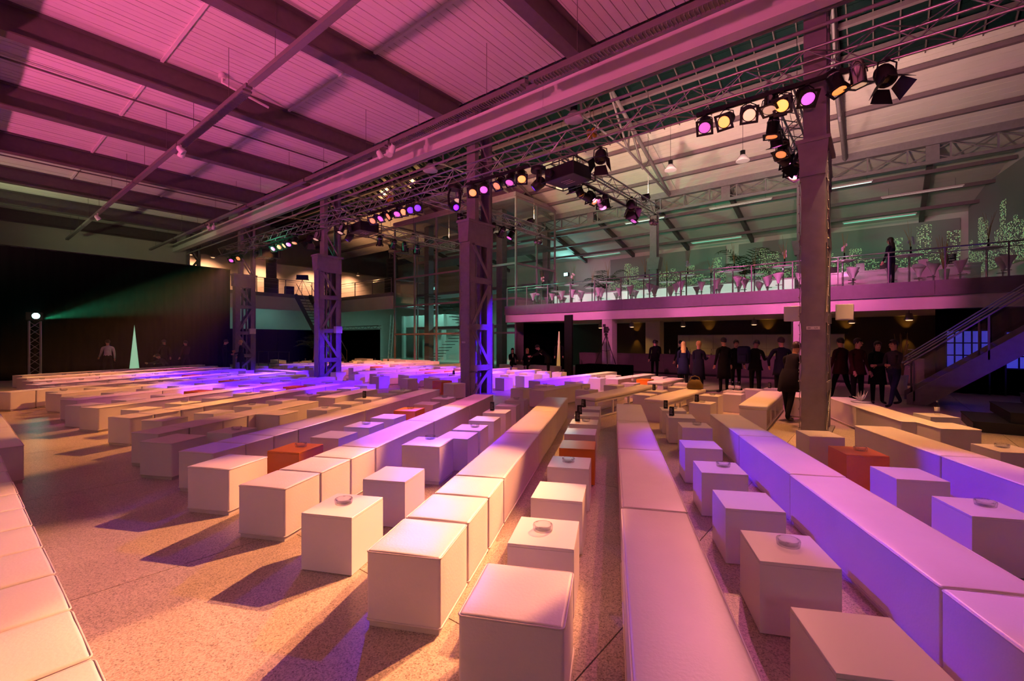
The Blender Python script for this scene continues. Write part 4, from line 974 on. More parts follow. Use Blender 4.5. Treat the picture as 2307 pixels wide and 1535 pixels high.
# mezzanine: warm wall washers
for y in (12.4, 16.4, 20.6, 24.5, 11.0):
    t = thing('wall_washer', 'small bell wall washer glowing over the orange wall of the mezzanine', 'wall lamp', (-38.5, y, 7.9), 0, 'wall washers over the mezzanine')
    MB().lathe([(.16, 0), (.17, .01), (.1, .16), (.06, .28), (.02, .3)], 14).build('shade', 'alu', t); MB().lathe([(0, -.03), (.1, -.025), (.13, .012), (0, .02)], 14).build('bulb', lens_mat(WRM, 8), t); MB().tube((0, 0, .3), (0, 0, 1.2), .008, 4).build('cable', 'black', t)
    spot(t, (-.75, 0, -.8), (1, .42, .2), 950, 120, .9, .2)
    
for i, (x, y) in enumerate(((-37.4, 22.6), (-33.0, 22.6))):  # added floods to light the roof above the mezzanine
    uplight((x, y, 5.61), (x+2.5, y-1.5, 11), (1, .45, .18), 2300, 130, 'added black flood light standing on the mezzanine floor, aimed at the roof')
# ---- glass tower
TX0, TX1, TY0, TY1, TH = -28.8, -17.05, 21.5, 25.8, 10.4
gt = thing('glass_tower', 'tall glazed stair tower with purple grey mullions behind the lattice column', 'glass tower', (0, 0, 0))
xs = [TX0+2.36*k for k in range(6)]; zs = [0, 2.2, 4.3, 6.4, 8.5, TH]
for x in xs: MB().box(x-.05, x+.05, TY0-.06, TY0+.06, 0, TH).build('mullion', 'mullion', gt)
for z in zs[1:]: MB().box(TX0, TX1, TY0-.05, TY0+.05, z-.06, z+.06).build('transom', 'mullion', gt)
for i in range(5):
    for j in range(5):
        MB().box(xs[i]+.05, xs[i+1]-.05, TY0-.008, TY0+.008, zs[j]+.06, zs[j+1]-.06).build('glass_pane', 'pane', gt)
ys = [TY0, TY0+2.2, TY1]
for X in (TX0, TX1):
    for y in ys[1:]: MB().box(X-.05, X+.05, y-.05, y+.05, 0, TH).build('mullion', 'mullion', gt)
    for z in zs[1:]: MB().box(X-.05, X+.05, TY0, TY1, z-.06, z+.06).build('transom', 'mullion', gt)
    for i in range(2):
        for j in range(5): 
            if X == TX1 and j < 2: MB().box(X-.02, X+.02, ys[i]+.05, ys[i+1]-.05, zs[j]+.06, zs[j+1]-.06).build('solid_panel', 'cover_grey', gt)
            else: MB().box(X-.008, X+.008, ys[i]+.05, ys[i+1]-.05, zs[j]+.06, zs[j+1]-.06).build('glass_pane', 'pane', gt)
MB().box(TX0-.1, TX1+.1, TY0-.1, TY1+.1, TH+.06, TH+.3).build('roof_cap', 'mullion', gt)
for x in (-26.9, -22.4, -19.6): MB().box(x-.25, x+.25, 23.0, 23.5, 0, TH).build('inner_column', 'steel', gt)
for z in (2.6, 5.2, 7.8): MB().box(TX0+.1, TX1-.1, 23.6, TY1, z, z+.2).build('landing', 'steel', gt)
# stair flights inside tower
for f, (za, zb) in enumerate(((0, 2.6), (2.6, 5.2))):
    for k in range(12):
        x = -26+.32*k if f % 2 == 0 else -22.4-.32*k; MB().box(x, x+.3, 22.0, 23.0, za+(zb-za)*k/12+.12, za+(zb-za)*k/12+.16).build('tread', 'steel_dark', gt)
# white room boxes behind the glass, lower floor
rb = struct('wall_rear_rooms')
for (x0, x1, z0, z1) in ((-27.5, -25.6, 0.8, 2.3), (-22.2, -20.6, .6, 2.4), (-20.2, -18.2, 2.9, 4.6), (-34.5, -29.5, 0, 4.1)):
    MB().box(x0, x1, 29.0, 29.2, z0, z1).build('panel', 'white_wall', rb)
MB().box(-36.5, -29, 28.2, 28.4, 3.0, 4.1).build('panel', 'white_wall', rb)
for k in range(4): MB().box(-36.3+1.9*k, -36.0+1.9*k, 27.9, 28.2, 0, 4.1).build('pier', 'white_wall', rb)
# ladder and frames
t = thing('ladder', 'white metal ladder leaning on the wall under the mezzanine', 'ladder', (-33.6, 24.5, 0))
for s_ in (-.22, .22): MB().tube((s_, 0, 0), (s_, .3, 4.0), .03, 6).build('rail', 'plastic_white', t)
for k in range(12): MB().tube((-.22, .0225*k, .3+.3*k), (.22, .0225*k, .3+.3*k), .018, 6).build('rung', 'plastic_white', t)
# black partitions with a truss on top
for i, (x0, x1, y) in enumerate(((-36, -28.9, 20.2),)):
    t = thing('black_partition', 'black cloth partition under the mezzanine', 'partition', (0, y, 0))
    for k in range(5): 
        w = (x1-x0)/5; MB().box(x0+w*k+.01, x0+w*(k+1)-.01, 0, .06, 0, 2.55).build('panel', 'drape', t)
truss('ground_truss', 'horizontal aluminium truss resting on the black partition', (-36.4, 20.23, 2.72), (-28.9, 20.23, 2.72), .24, .4)
t = thing('black_partition', 'long black cloth partition at the foot of the left mezzanine', 'partition', (-36.9, 0, 0))
for k in range(5): MB().box(0, .06, 10.9+1.8*k+.01, 10.9+1.8*(k+1)-.01, 0, 2.6).build('panel', 'drape', t)
# speakers on mezzanine
def array(x, y, rz, n, lab):
    t = thing('speaker_stack', lab, 'loudspeaker', (x, y, 5.4), rz)
    for k in range(2): link('subwoofer', rbox('sub', .95, .8, 0, .62, .02, 'grille'), t, (0, 0, .63*k))
    for k in range(n): o = link('line_cabinet', rbox('cab', .72, .5, 0, .3, .015, 'grille'), t, (0, -.01*k*k*.4, 1.28+.305*k)); o.rotation_euler = (.03*k, 0, 0)
    for k in range(n): MB().box(-.2, .2, -.262, -.252, .05, .24).build('horn', 'black_matte', t, (0, -.01*k*k*.4, 1.28+.305*k), (.03*k, 0, 0))
array(-37.6, 16.2, math.radians(60), 5, 'tall black loudspeaker stack beside a potted plant on the mezzanine')
array(-29.9, 22.1, math.radians(20), 5, 'tall black loudspeaker stack beside the glass tower')
for x, y, lab in ((-37.6, 17.6, 'single black speaker cabinet on the mezzanine floor'), (-37.5, 20.1, 'low black flight case beneath the tripod projector')):
    t = thing('flight_case', lab, 'case', (x, y, 5.4), math.radians(70)); link('shell', rbox('fc', .7, .6, 0, .75 if y < 18 else .45, .02, 'grille'), t); MB().box(-.25, .25, -.306, -.3, .1, .3).build('front_grille', 'black', t)
def tripod(t, h, spread, m='black', z0=0):
    for k in range(3):
        a = 2*PI*k/3+.5; MB().path([(0, 0, h), (spread*.5*math.cos(a), spread*.5*math.sin(a), h*.5), (spread*math.cos(a), spread*math.sin(a), z0)], .018, 6).build('leg', m, t)
        MB().tube((0, 0, h*.45), (spread*.5*math.cos(a), spread*.5*math.sin(a), h*.5), .008, 5).build('brace', m, t)
t = thing('projector_stand', 'black video projector on a tripod stand on the mezzanine', 'projector', (-37.6, 18.7, 5.4), math.radians(60)); tripod(t, 1.45, .7); link('projector_body', rbox('pb2', .9, .5, 1.45, 1.8, .03, 'black'), t); MB().lathe([(.07, 0), (.07, .1)], 12, Matrix.Translation((-.2, -.25, 1.62)) @ Matrix.Rotation(PI/2, 4, 'X')).build('lens', 'vase', t); MB().box(-.5, .5, -.28, .28, 1.42, 1.45).build('tray', 'black', t)
# ---- palms / plants
def palm(x, y, z, h, n, lab, spread=1.0, trunk=True, pot=True, m='leaf'):
    t = thing('potted_palm', lab, 'plant', (x, y, z))
    if pot:
        MB().lathe([(0, 0), (.2, 0), (.27, .42), (.29, .45), (.25, .45), (.24, .4), (0, .39)], 16).build('pot', 'black', t)
    if trunk: MB().path([(0, 0, .38), (.03, .02, h*.35), (0, .03, h*.6)], [.06, .05, .035], 7).build('trunk', 'twig', t)
    zb = h*.55 if trunk else .4
    for k in range(n):
        a = 2*PI*k/n+random.uniform(-.3, .3); L = spread*random.uniform(.8, 1.15); up = random.uniform(.25, .9)*h*.45; f = MB(); P = []
        for i in range(8):
            u = i/7; P.append(Vector((L*u*math.cos(a), L*u*math.sin(a), zb+up*math.sin(u*PI*.62)*1.25-u*u*.25*h*.4)))
        f.path(P, [.012*(1-.8*i/7)+.002 for i in range(8)], 4)
        for i in range(1, 8):
            for j in range(2):
                u = (i-1+j*.5)/7*7; p = P[i-1].lerp(P[i], j*.5); tg = (P[i]-P[i-1]).normalized(); sd = tg.cross(Vector((0,0,1))).normalized()
                for s_ in (-1, 1):
                    l = .34*spread*(1-abs(i-4)/7); e = p+sd*s_*l+tg*l*.6-Vector((0,0,.1*l+.04)); w = tg*.022
                    f.add([p-w, p+w, (p+e)/2+w*1.2+Vector((0,0,.02)), e, (p+e)/2-w*1.2+Vector((0,0,.02))], [(0,1,2,3,4)])
        f.build('frond', m, t)
palm(-14.0, 27.0, GZ, 2.6, 11, 'big dark potted palm near the cyan floodlight on the gallery', 1.5)
palm(-5.6, 26.9, GZ, 2.9, 12, 'big dark potted palm halfway along the gallery bar', 1.7)
palm(-29.6, 15.5, 0, 2.2, 12, 'yellow lit potted palm between two lattice columns', 1.3, m='leaf')
palm(-37.7, 14.4, 5.4, 1.3, 10, 'bushy green potted plant on the mezzanine beside the loudspeakers', .7, False)
palm(-37.5, 21.0, 5.4, 1.2, 9, 'small potted plant at the corner of the mezzanine', .6, False)
# tall floor vase arrangements
def tall_twigs(x, y, z, lab, flowers=True):
    t = thing('twig_arrangement', lab, 'flower arrangement', (x, y, z))
    MB().lathe([(0, 0), (.14, 0), (.12, .3), (.16, .62), (.14, .62), (.1, .3), (0, .05)], 14).build('vessel', 'plastic_white', t)
    for k in range(16):
        a = random.uniform(0, 2*PI); r = random.uniform(.05, .3); h = random.uniform(1.0, 1.5)
        MB().path([(0, 0, .5), (r*.5*math.cos(a), r*.5*math.sin(a), .5+h*.5), (r*math.cos(a), r*math.sin(a), .5+h)], [.01, .008, .004], 4).build('twig', 'twig', t)
    for k in range(8):
        a = random.uniform(0, 2*PI); c = Vector((.22*math.cos(a), .22*math.sin(a), .72+.1*k)); b = MB()
        for j in range(5): q = 2*PI*j/5; b.ball(c+Vector((.05*math.cos(q), .05*math.sin(q), .02)), .035, 6, 4, (1, 1, .5))
        b.build('lily', 'lily', t)
tall_twigs(.6, 19.2, 0, 'tall twig and lily arrangement at the foot of the stairs')
tall_twigs(-2.0, 23.0, GZ+.05, 'tall bundle of golden twigs on the gallery beside the numbered column')
tall_twigs(1.9, 23.2, GZ+.05, 'tall bundle of dark twigs on the gallery near the end wall')
# ---- black drape (left)
def drape(name, lab, p0, p1, h, amp=.09, wl=.42, z0=0, m='drape'):
    p0 = Vector(p0); p1 = Vector(p1); L = (p1-p0).length; d = (p1-p0)/L; nrm = Vector((-d.y, d.x, 0)); n = int(L/.06); vs = []; fs = []
    for i in range(n+1):
        u = L*i/n; o = amp*math.sin(2*PI*u/wl+.6*math.sin(u*1.3))
        for z, k in ((z0, 1.0), (z0+h*.5, .9), (z0+h, .5)): vs.append(p0+d*u+nrm*o*k+Vector((0,0,z)))
    for i in range(n):
        for j in range(2): fs.append((i*3+j, (i+1)*3+j, (i+1)*3+j+1, i*3+j+1))
    t = thing(name, lab, 'curtain'); b = MB(); b.add(vs, fs, True); b.build('cloth', m, t)
    MB().tube(p0+Vector((0,0,z0+h+.02)), p1+Vector((0,0,z0+h+.02)), .03, 6).build('rod', 'black', t)
drape('black_drape', 'high black stage drape closing off the end of the front hall', (-29.2, -2.9, 0), (-29.2, 10.3, 0), 5.8)
drape('black_drape', 'black drape hanging under the gallery behind the steel stairs', (1.5, 20.95, 0), (8.8, 20.95, 0), 2.75)
drape('black_drape', 'dark drape beside the bar under the gallery', (-16.5, 21.6, 0), (-14.6, 23.2, 0), 2.75)
# blue-lit gridded windows behind stairs
emis('blue_glow', (.02, .08, 1), .9)
for i, (x0, x1, z0, z1) in enumerate(((1.75, 2.75, .85, 2.05), (3.1, 4.5, .85, 2.0))):
    t = thing('blue_window', 'blue glowing gridded screen behind the stairs, %s' % ('next to the lilies' if i == 0 else 'nearer the drape fold'), 'screen', (0, 20.75, 0))
    MB().box(x0, x1, 0, .02, z0, z1).build('pane', 'blue_glow', t)
    for x in (x0, x1): MB().box(x-.02, x+.02, -.03, .02, 0, z0).build('leg', 'black', t)
    for k in range(6): x = x0+(x1-x0)*k/5; MB().box(x-.02, x+.02, -.03, 0, z0, z1).build('glazing_bar', 'black', t)
    for k in range(4): z = z0+(z1-z0)*k/3; MB().box(x0, x1, -.034, -.03, z-.02, z+.02).build('glazing_bar', 'black', t)
# ---- stairs to the gallery on the right
t = thing('steel_staircase', 'dark steel staircase with glass balustrade rising to the gallery', 'staircase', (.75, 16.3, 0))
SLO = .82; N_ = 21; RUN = 3.7/N_/SLO
for k in range(N_): MB().box(RUN*k+.05, RUN*k+.35, .08, 1.4, 3.7*(k+1)/N_-.04, 3.7*(k+1)/N_).build('tread', 'steel_dark', t)
for y in (0, 1.42): MB().prism([(-.15, -.0), (.25, 0), (3.7/SLO+.3, 3.7-.1), (3.7/SLO+.3, 3.95), (3.7/SLO, 3.95), (-.15, .25)], y, y+.06).build('stringer', 'steel', t)
for y in (.02, 1.44):
    MB().tube((-.2, y, 1.05), (3.7/SLO, y, 1.05+3.7+.2*SLO), .025, 8).build('handrail', 'rail', t)
    MB().tube((-.15, y+.05, 1.25), (3.7/SLO, y+.05, 1.25+3.7+.15*SLO), .018, 8).build('upper_rail', 'rail', t)
    for k in range(4):
        x = .0+1.4*k; MB().box(x-.02, x+.02, y-.02, y+.02, x*SLO+.1, x*SLO+1.2).build('baluster', 'steel', t)
    for k in range(3):
        x0 = .05+1.4*k; x1 = x0+1.3
        MB().prism([(x0, x0*SLO+.25), (x1, x1*SLO+.25), (x1, x1*SLO+1.1), (x0, x0*SLO+1.1)], y-.005, y+.005).build('glass_panel', 'glass', t)
# left back stairs
t = thing('steel_staircase', 'dark open-tread stair descending from the left mezzanine behind the columns', 'staircase', (-36.0, 17.3, 0), 0)
for k in range(22): MB().box(5.3-.24*k-.0, 5.3-.24*k+.26, 0, 1.1, .24*(k+1)-.04, .24*(k+1)).build('tread', 'steel_dark', t)
for y in (-.04, 1.1): MB().prism([(5.7, 0), (5.3, 0), (.05, 5.1), (.05, 5.4), (.4, 5.4)], y, y+.05).build('stringer', 'steel_dark', t)
for y in (-.02, 1.12): MB().tube((5.6, y, 1.0), (.3, y, 6.2), .025, 6).build('handrail', 'rail', t); MB().tube((5.6, y, 0), (5.6, y, 1.0), .02, 6).build('newel', 'steel_dark', t)
# low black crowd fence between columns
t = thing('crowd_fence', 'low black metal fence between two lattice columns', 'fence', (-27.4, 11.9, 0), math.radians(10))
for k in range(4): MB().tube((-1.4+.95*k, 0, 0), (-1.4+.95*k, 0, 1.1), .02, 6).build('post', 'black', t)
for z in (.4, 1.08): MB().tube((-1.5, 0, z), (1.5, 0, z), .016, 6).build('rail', 'black', t)
# ---- black stage steps
t = thing('stage_steps', 'black carpeted stage steps by the foot of the staircase', 'steps', (0, 0, 0))
for k, (x0, y1) in enumerate(((1.4, 13.8), (1.9, 14.3), (2.4, 14.6))):
    MB().box(x0, x0+.5 if k < 2 else 6, 12.2, y1, .2*k, .2*k+.2) if 0 else MB().box(x0, 5.5, 12.2+.1*k, y1, .2*k+.001, .2*k+.2).build('step', 'black', t)
    MB().box(x0-.012, 5.5, 12.19+.1*k, y1+.01, .2*k+.18, .2*k+.203).build('nosing', 'grille', t)
t = thing('effect_lamp', 'small blue effect lamp standing on the black steps', 'stage lamp', (3.3, 13.4, .603)); link('housing', rbox('eff', .16, .14, 0, .24, .02, 'black'), t); MB().lathe([(0, 0), (.04, 0), (.05, -.01)], 12, Matrix.Translation((0, -.075, .14)) @ Matrix.Rotation(PI/2, 4, 'X')).build('lens', lens_mat(BLU, 20), t)
spot(t, (.4, 1, .2), BLU, 350, 140, .8, .12)
# ---- bar under the gallery
t = thing('bar_counter', 'long grey bar counter under the gallery with people standing at it', 'bar counter', (0, 23.0, 0))
for k in range(9): MB().box(-13.5+1.65*k+.004, -13.5+1.65*(k+1)-.004, 0, .05, .1, .98).build('front_panel', 'counter', t)
MB().box(-13.5, 1.35, -.05, .65, .98, 1.03).build('worktop', 'counter', t); MB().box(-13.5, 1.35, .05, .6, 0, .1).build('plinth', 'black', t)
t = thing('back_cabinet', 'tall pale cabinet with a row of doors behind the bar', 'cabinet', (0, 27.0, 0))
for k in range(12):
    x = -9.2+.66*k; MB().box(x+.008, x+.652, 0, .03, .1, 1.28).build('door', 'white_wall', t); MB().box(x+.008, x+.652, 0, .03, 1.3, 2.02).build('door', 'white_wall', t)
MB().box(-9.2, -1.28, .03, .5, 0, 2.06).build('carcass', 'cover_grey', t)
for i in range(16):
    x = -9.0+.55*i+random.uniform(-.1, .1); o = thing('bar_bottle', 'small bottle standing on the bar counter', 'bottle', (x, 23.1+random.uniform(0, .4), 1.031), 0, 'bottles on the bar counter')
    link('body', cached('bb', lambda: MB().lathe([(0, 0), (.035, 0), (.036, .15), (.014, .21), (.013, .27), (0, .271)], 10).mesh('body', 'crystal')), o)
for x, y in ((-13.2, 25.0), (-10.9, 24.4), (-8.3, 25.2), (-4.7, 24.6), (-.9, 24.8), (.9, 22.6)):
    t = thing('bar_downlight', 'small bell downlight glowing over the bar', 'pendant lamp', (x, y, 2.5), 0, 'bell downlights over the bar')
    MB().lathe([(.15, 0), (.16, .01), (.12, .1), (.1, .24), (.03, .26)], 14).build('shade', 'alu', t); MB().lathe([(0, -.03), (.09, -.025), (.12, .012), (0, .02)], 12).build('bulb', lens_mat(WRM, 10), t); MB().tube((0, 0, .26), (0, 0, .36), .01, 5).build('stem', 'black', t)
    spot(t, (.0, .5, -1), (1, .5, .12), 90, 95, .7, .06)
# wall uplights by the bar wall
for x in (-12.0, -7.6, -4.6, -1.2, 1.0):
    t = thing('wall_uplight', 'slim wall light throwing an amber cone up the dark bar wall', 'wall lamp', (x, 27.3, 2.1), 0, 'amber wall lights behind the bar'); MB().box(-.06, .06, 0, .28, -.05, .02).build('housing', 'black', t); spot(t, (0, .5, 1), (1, .42, .05), 45, 70, .8, .05); spot(t, (0, .35, -1), (1, .42, .05), 60, 60, .8, .08)
# pillar cover speaker boxes on the first column
for x in (-.42, .42):
    t = thing('wall_speaker', 'white boxy loudspeaker mounted %s the numbered column' % ('on the stair side of' if x > 0 else 'on the bar side of'), 'loudspeaker', (CX[0]+x*1.02, CY+.28, 2.12), 0)
    link('cabinet', rbox('spk', .28, .22, 0, .3, .01, 'plastic_white'), t); MB().box(-.12, .12, -.118, -.112, .02, .28).build('grille_cloth', 'plastic_white', t); MB().box(min(-x*.5, 0), max(-x*.5, 0), -.02, .02, .13, .17).build('bracket', 'steel', t)
# black banner screen and lit pole
t = thing('dark_totem', 'narrow dark upright banner standing beside the camera platform', 'banner', (-12.0, 19.4, 0), math.radians(-20)); MB().box(-.3, .3, -.04, .04, 0, 3.0).build('panel', 'black', t); MB().box(-.35, .35, -.3, .3, 0, .03).build('foot', 'black', t)
emis('lit_edge', (1, .5, .1), .8)
t = thing('light_pole', 'slim amber lit pole with a round glowing base', 'lamp', (-13.0, 20.0, 0)); MB().tube((0, 0, .06), (0.05, 0, 2.2), .11, 12, .03).build('cone', 'lit_edge', t); MB().lathe([(.42, 0), (.45, .02), (.42, .05), (.1, .06)], 20).build('base', 'lit_edge', t)
# camera platform + camera
t = thing('black_riser', 'black cloth covered camera riser in the nave', 'platform', (-9.95, 19.2, 0)); link('deck', rbox('deck', 2.3, 1.3, 0, .6, .01, 'drape'), t)
for sx in (-1.15, 1.15): MB().box(sx-.01, sx+.01, -.66, .66, 0, .58).build('skirt', 'drape', t)
t = thing('video_camera', 'broadcast video camera on a tall tripod on the black riser', 'camera', (-9.85, 19.2, .622), math.radians(35)); tripod(t, 1.35, .55)
MB().lathe([(.05, 1.32), (.08, 1.36), (.06, 1.45)], 12).build('fluid_head', 'black', t); link('camera_body', rbox('cambody', .16, .5, 1.46, 1.74, .02, 'black'), t); MB().tube((0, -.25, 1.6), (0, -.62, 1.6), .075, 12).build('lens', 'black', t); link('viewfinder', rbox('vf', .12, .2, 1.74, 1.86, .01, 'black'), t, (-.1, -.1, 0)); MB().tube((.05, .2, 1.4), (.2, .75, 1.2), .012, 6).build('pan_bar', 'black', t)
# ---- totem with green beam projector (left)
truss('truss_totem', 'upright aluminium truss totem under the green beam lamp', (-27.9, 2.35, 0.03), (-27.9, 2.35, 2.55), .34, .3)
tag(MB().box(-.4, .4, -.4, .4, 0, .028).build('totem_base', 'black', None, (-27.9, 2.35, 0)), 'square black steel foot of the truss totem', 'base plate')
t = thing('beam_projector', 'small projector on a truss totem throwing a dazzling green beam', 'stage lamp', (-27.9, 2.35, 2.58), math.radians(80)); link('housing', rbox('bp', .5, .4, .0, .34, .03, 'black'), t)
MB().lathe([(0, 0), (.11, 0), (.12, -.01)], 16, Matrix.Translation((.05, -.215, .19)) @ Matrix.Rotation(PI/2, 4, 'X')).build('lens', lens_mat((.25, 1, .75), 160), t)
GP = t
# lit cone
emis('cone_glow', (.45, 1, .6), 1.1)
t = thing('light_cone', 'tall slender cone glowing pale green in front of the black drape', 'lamp', (-28.3, 5.75, 0)); MB().lathe([(.2, .12), (.21, .13), (.0, 2.5)], 16).build('cone', 'cone_glow', t); link('foot', rbox('cfoot', .45, .45, 0, .12, .01, 'black'), t)
# flower spray on bench, handbag, papers
t = thing('flower_spray', 'white flower spray lying on the orange lit bench', 'flowers', (-.28, 11.7, .474))
for k in range(14):
    a = random.uniform(0, 2*PI); r = random.uniform(.03, .16); MB().path([(0, 0, .01), (r*.5*math.cos(a), r*.5*math.sin(a), .08), (r*math.cos(a), r*math.sin(a), random.uniform(.04, .24))], [.006, .012, .002], 5).build('petal', 'lily', t)
MB().lathe([(.0, 0), (.16, .0), (.17, .015), (0, .012)], 14).build('dish', 'plastic_white', t)
t = thing('handbag', 'slouchy ochre handbag on a cushioned frame bench', 'bag', (-3.62, 11.9, .499), .4)
bg = MB(); n_ = 16; rs_ = []
for (a_, b_, z_) in ((.0, .0, 0), (.17, .08, 0), (.2, .1, .04), (.19, .1, .12), (.15, .07, .19), (.1, .035, .235), (.03, .012, .22)):
    rs_ += [(a_*math.cos(2*PI*k/n_), b_*math.sin(2*PI*k/n_)*(1+.12*math.sin(k*2.3)), z_+.012*math.sin(k*1.7+a_*30)*(z_ > .1)) for k in range(n_)]
bg.add(rs_, [(i*n_+k, i*n_+(k+1) % n_, (i+1)*n_+(k+1) % n_, (i+1)*n_+k) for i in range(6) for k in range(n_)], True); o = bg.build('body', 'bag', t); MB().path([(-.13, 0, .2), (-.09, .02, .3), (0, .03, .33), (.09, .02, .3), (.13, 0, .2)], .012, 6).build('handle', 'bag', t)
t = thing('cardboard_box', 'brown cardboard box stacked beside the standing guests', 'box', (-2.35, 16.9, 0), .2); link('carton', rbox('carton', .5, .45, 0, .78, .005, 'wood'), t); MB().box(-.25, .25, -.03, .03, .781, .784).build('tape', 'paper', t)
# ================================================================ PEOPLE
def cloth(name, c, **k): 
    if name not in MATS: mat(name, srgb(*c), .85, var=.12, scale=9, bump=.15, bscale=30, spec=.2)
    return name
cloth('suit_black', (20, 18, 22)); cloth('suit_navy', (22, 22, 40)); cloth('coat_blue', (26, 24, 62)); cloth('trouser', (18, 17, 20)); cloth('shirt_white', (225, 220, 212)); cloth('jeans', (34, 40, 66)); cloth('maroon', (58, 22, 26)); cloth('grey_stripe', (66, 60, 66))
mat('skin', srgb(214, 160, 132), .55, var=.06, scale=10); mat('hair_brown', srgb(46, 32, 24), .5, var=.3, scale=30); mat('hair_blond', srgb(206, 168, 112), .5, var=.2, scale=30); mat('hair_black', srgb(20, 17, 16), .5, var=.3, scale=30); mat('shoe', srgb(16, 14, 14), .3); mat('eye', srgb(20, 18, 18), .2); mat('lip', srgb(150, 82, 78), .5)
def rx(v, a): return Vector((v[0], v[1]*math.cos(a)-v[2]*math.sin(a), v[1]*math.sin(a)+v[2]*math.cos(a)))
def person(label, loc, rz, h=1.76, top='suit_black', leg='trouser', hair='brown', long_hair=False, lean=0, headtilt=0, headturn=0, arms=((10, 15), (10, 15)), abd=(4, 4), legs=((0, 0), (0, 0)), hipz=None, coat=0, skirt=False, group=None, shirt=False, female=False):
    t = thing('person', label, 'person', loc, rz, group)
    k = h/1.76; hz = .93*k if hipz is None else hipz; D = math.radians
    hip = Vector((0, 0, hz)); U = lambda v: hip+rx(v, -D(lean))
    chest = U((0, 0, .33*k)); neck = U((0, .0, .52*k)); shw = (.17 if female else .195)*k
    nodes = {}; V = []; E_ = []; Rr = []; Tg = []
    def nd(n, p, r, tg, par=None):
        nodes[n] = len(V); V.append(Vector(p)); Rr.append(r); Tg.append(tg)
        if par is not None: E_.append((nodes[par], nodes[n]))
    nd('hip', hip, (.145*k, .105*k), 'leg' if not coat else 'top'); nd('waist', U((0, 0, .16*k)), ((.125 if female else .14)*k, .098*k), 'top', 'hip'); nd('chest', chest, (.155*k, .115*k), 'top', 'waist'); nd('neckb', U((0, 0, .47*k)), (.085*k, .075*k), 'top', 'chest'); nd('neck', U((0, .005, .54*k)), (.052*k, .052*k), 'skin', 'neckb')
    ht = D(lean*.35-headtilt)*1.0
    hb = U((0, .01, .58*k)); hd = hb+rx((0, .02*k, .1*k), -D(headtilt+lean*.5)); nd('head', hd, (.078*k, .09*k), 'skin', 'neck'); nd('crown', hd+rx((0, -.005*k, .07*k), -D(headtilt+lean*.5)), (.07*k, .082*k), 'skin', 'head')
    hands = []
    for s_, (ua, fa), ab in ((-1, arms[0], abd[0]), (1, arms[1], abd[1])):
        sh = U((s_*shw, 0, .44*k)); nd('sh%d' % s_, sh, (.062*k, .065*k), 'top', 'neckb')
        a = D(ua); b = D(ab); ud = Vector((s_*math.sin(b), math.sin(a)*math.cos(b), -math.cos(a)*math.cos(b))); el = sh+ud*.29*k; nd('el%d' % s_, el, (.043*k, .045*k), 'top', 'sh%d' % s_)
        a2 = D(ua+fa); fd = Vector((s_*math.sin(b*.4)*(.6 if fa < 50 else -1.2), math.sin(a2), -math.cos(a2))).normalized(); wr = el+fd*.25*k; nd('wr%d' % s_, wr, (.028*k, .032*k), 'top', 'el%d' % s_); hands.append((wr, fd, s_))
    for s_, (th, kn) in ((-1, legs[0]), (1, legs[1])):
        hp = hip+Vector((s_*.095*k, 0, -.06*k)); nd('hp%d' % s_, hp, (.088*k, .095*k), 'leg', 'hip')
        a = D(th); kd = Vector((s_*.03, math.sin(a), -math.cos(a))).normalized(); kp = hp+kd*.41*k; nd('kn%d' % s_, kp, (.06*k, .064*k), 'leg', 'hp%d' % s_)
        a2 = D(th-kn); ad = Vector((0, math.sin(a2), -math.cos(a2))); an = kp+ad*.39*k; nd('an%d' % s_, an, (.042*k, .048*k), 'leg', 'kn%d' % s_)
        ft = an+Vector((s_*.015, .05*k, -.045*k)); ft.z = max(.035, ft.z) if hipz is None or abs(a2) < .6 else ft.z; nd('ft%d' % s_, ft, (.04*k, .035*k), 'shoe', 'an%d' % s_); to = ft+Vector((s_*.02, .13*k, -.008)); nd('to%d' % s_, to, (.036*k, .024*k), 'shoe', 'ft%d' % s_)
    me = bpy.data.meshes.new('sk'); me.from_pydata(V, E_, []); o = bpy.data.objects.new('sk', me); COL.objects.link(o)
    md = o.modifiers.new('s', 'SKIN'); md.use_smooth_shade = True
    for i, sv in enumerate(me.skin_vertices[0].data): sv.radius = Rr[i]; sv.use_root = (i == 0)
    sb = o.modifiers.new('u', 'SUBSURF'); sb.levels = 2; sb.render_levels = 2
    dg = bpy.context.evaluated_depsgraph_get(); bm_ = bpy.data.meshes.new_from_object(o.evaluated_get(dg)); bpy.data.objects.remove(o)
    bm_.materials.clear(); order = ['top', 'leg', 'skin', 'shoe']
    for m_ in (top, leg, 'skin', 'shoe', 'eye', 'lip'): bm_.materials.append(MATS[m_])
    bme = bmesh.new(); bme.from_mesh(bm_)
    segs = [(V[a], V[b], Tg[a], Tg[b], (Rr[a][0], Rr[b][0])) for a, b in E_]
    for f in bme.faces:
        c = f.calc_center_median(); best = (9, 'top')
        for a, b, ta, tb_, rr in segs:
            ab = b-a; u = max(0, min(1, (c-a).dot(ab)/max(1e-6, ab.length_squared))); dd = (c-(a+ab*u)).length-(rr[0]*(1-u)+rr[1]*u)
            if dd < best[0]: best = (dd, ta if u < .5 else tb_)
        f.material_index = order.index(best[1]); f.smooth = True
    def app(b, mi):
        vs = [bme.verts.new(v) for v in b.v]
        for f in b.f:
            try: q = bme.faces.new([vs[i] for i in f]); q.material_index = mi; q.smooth = True
            except ValueError: pass
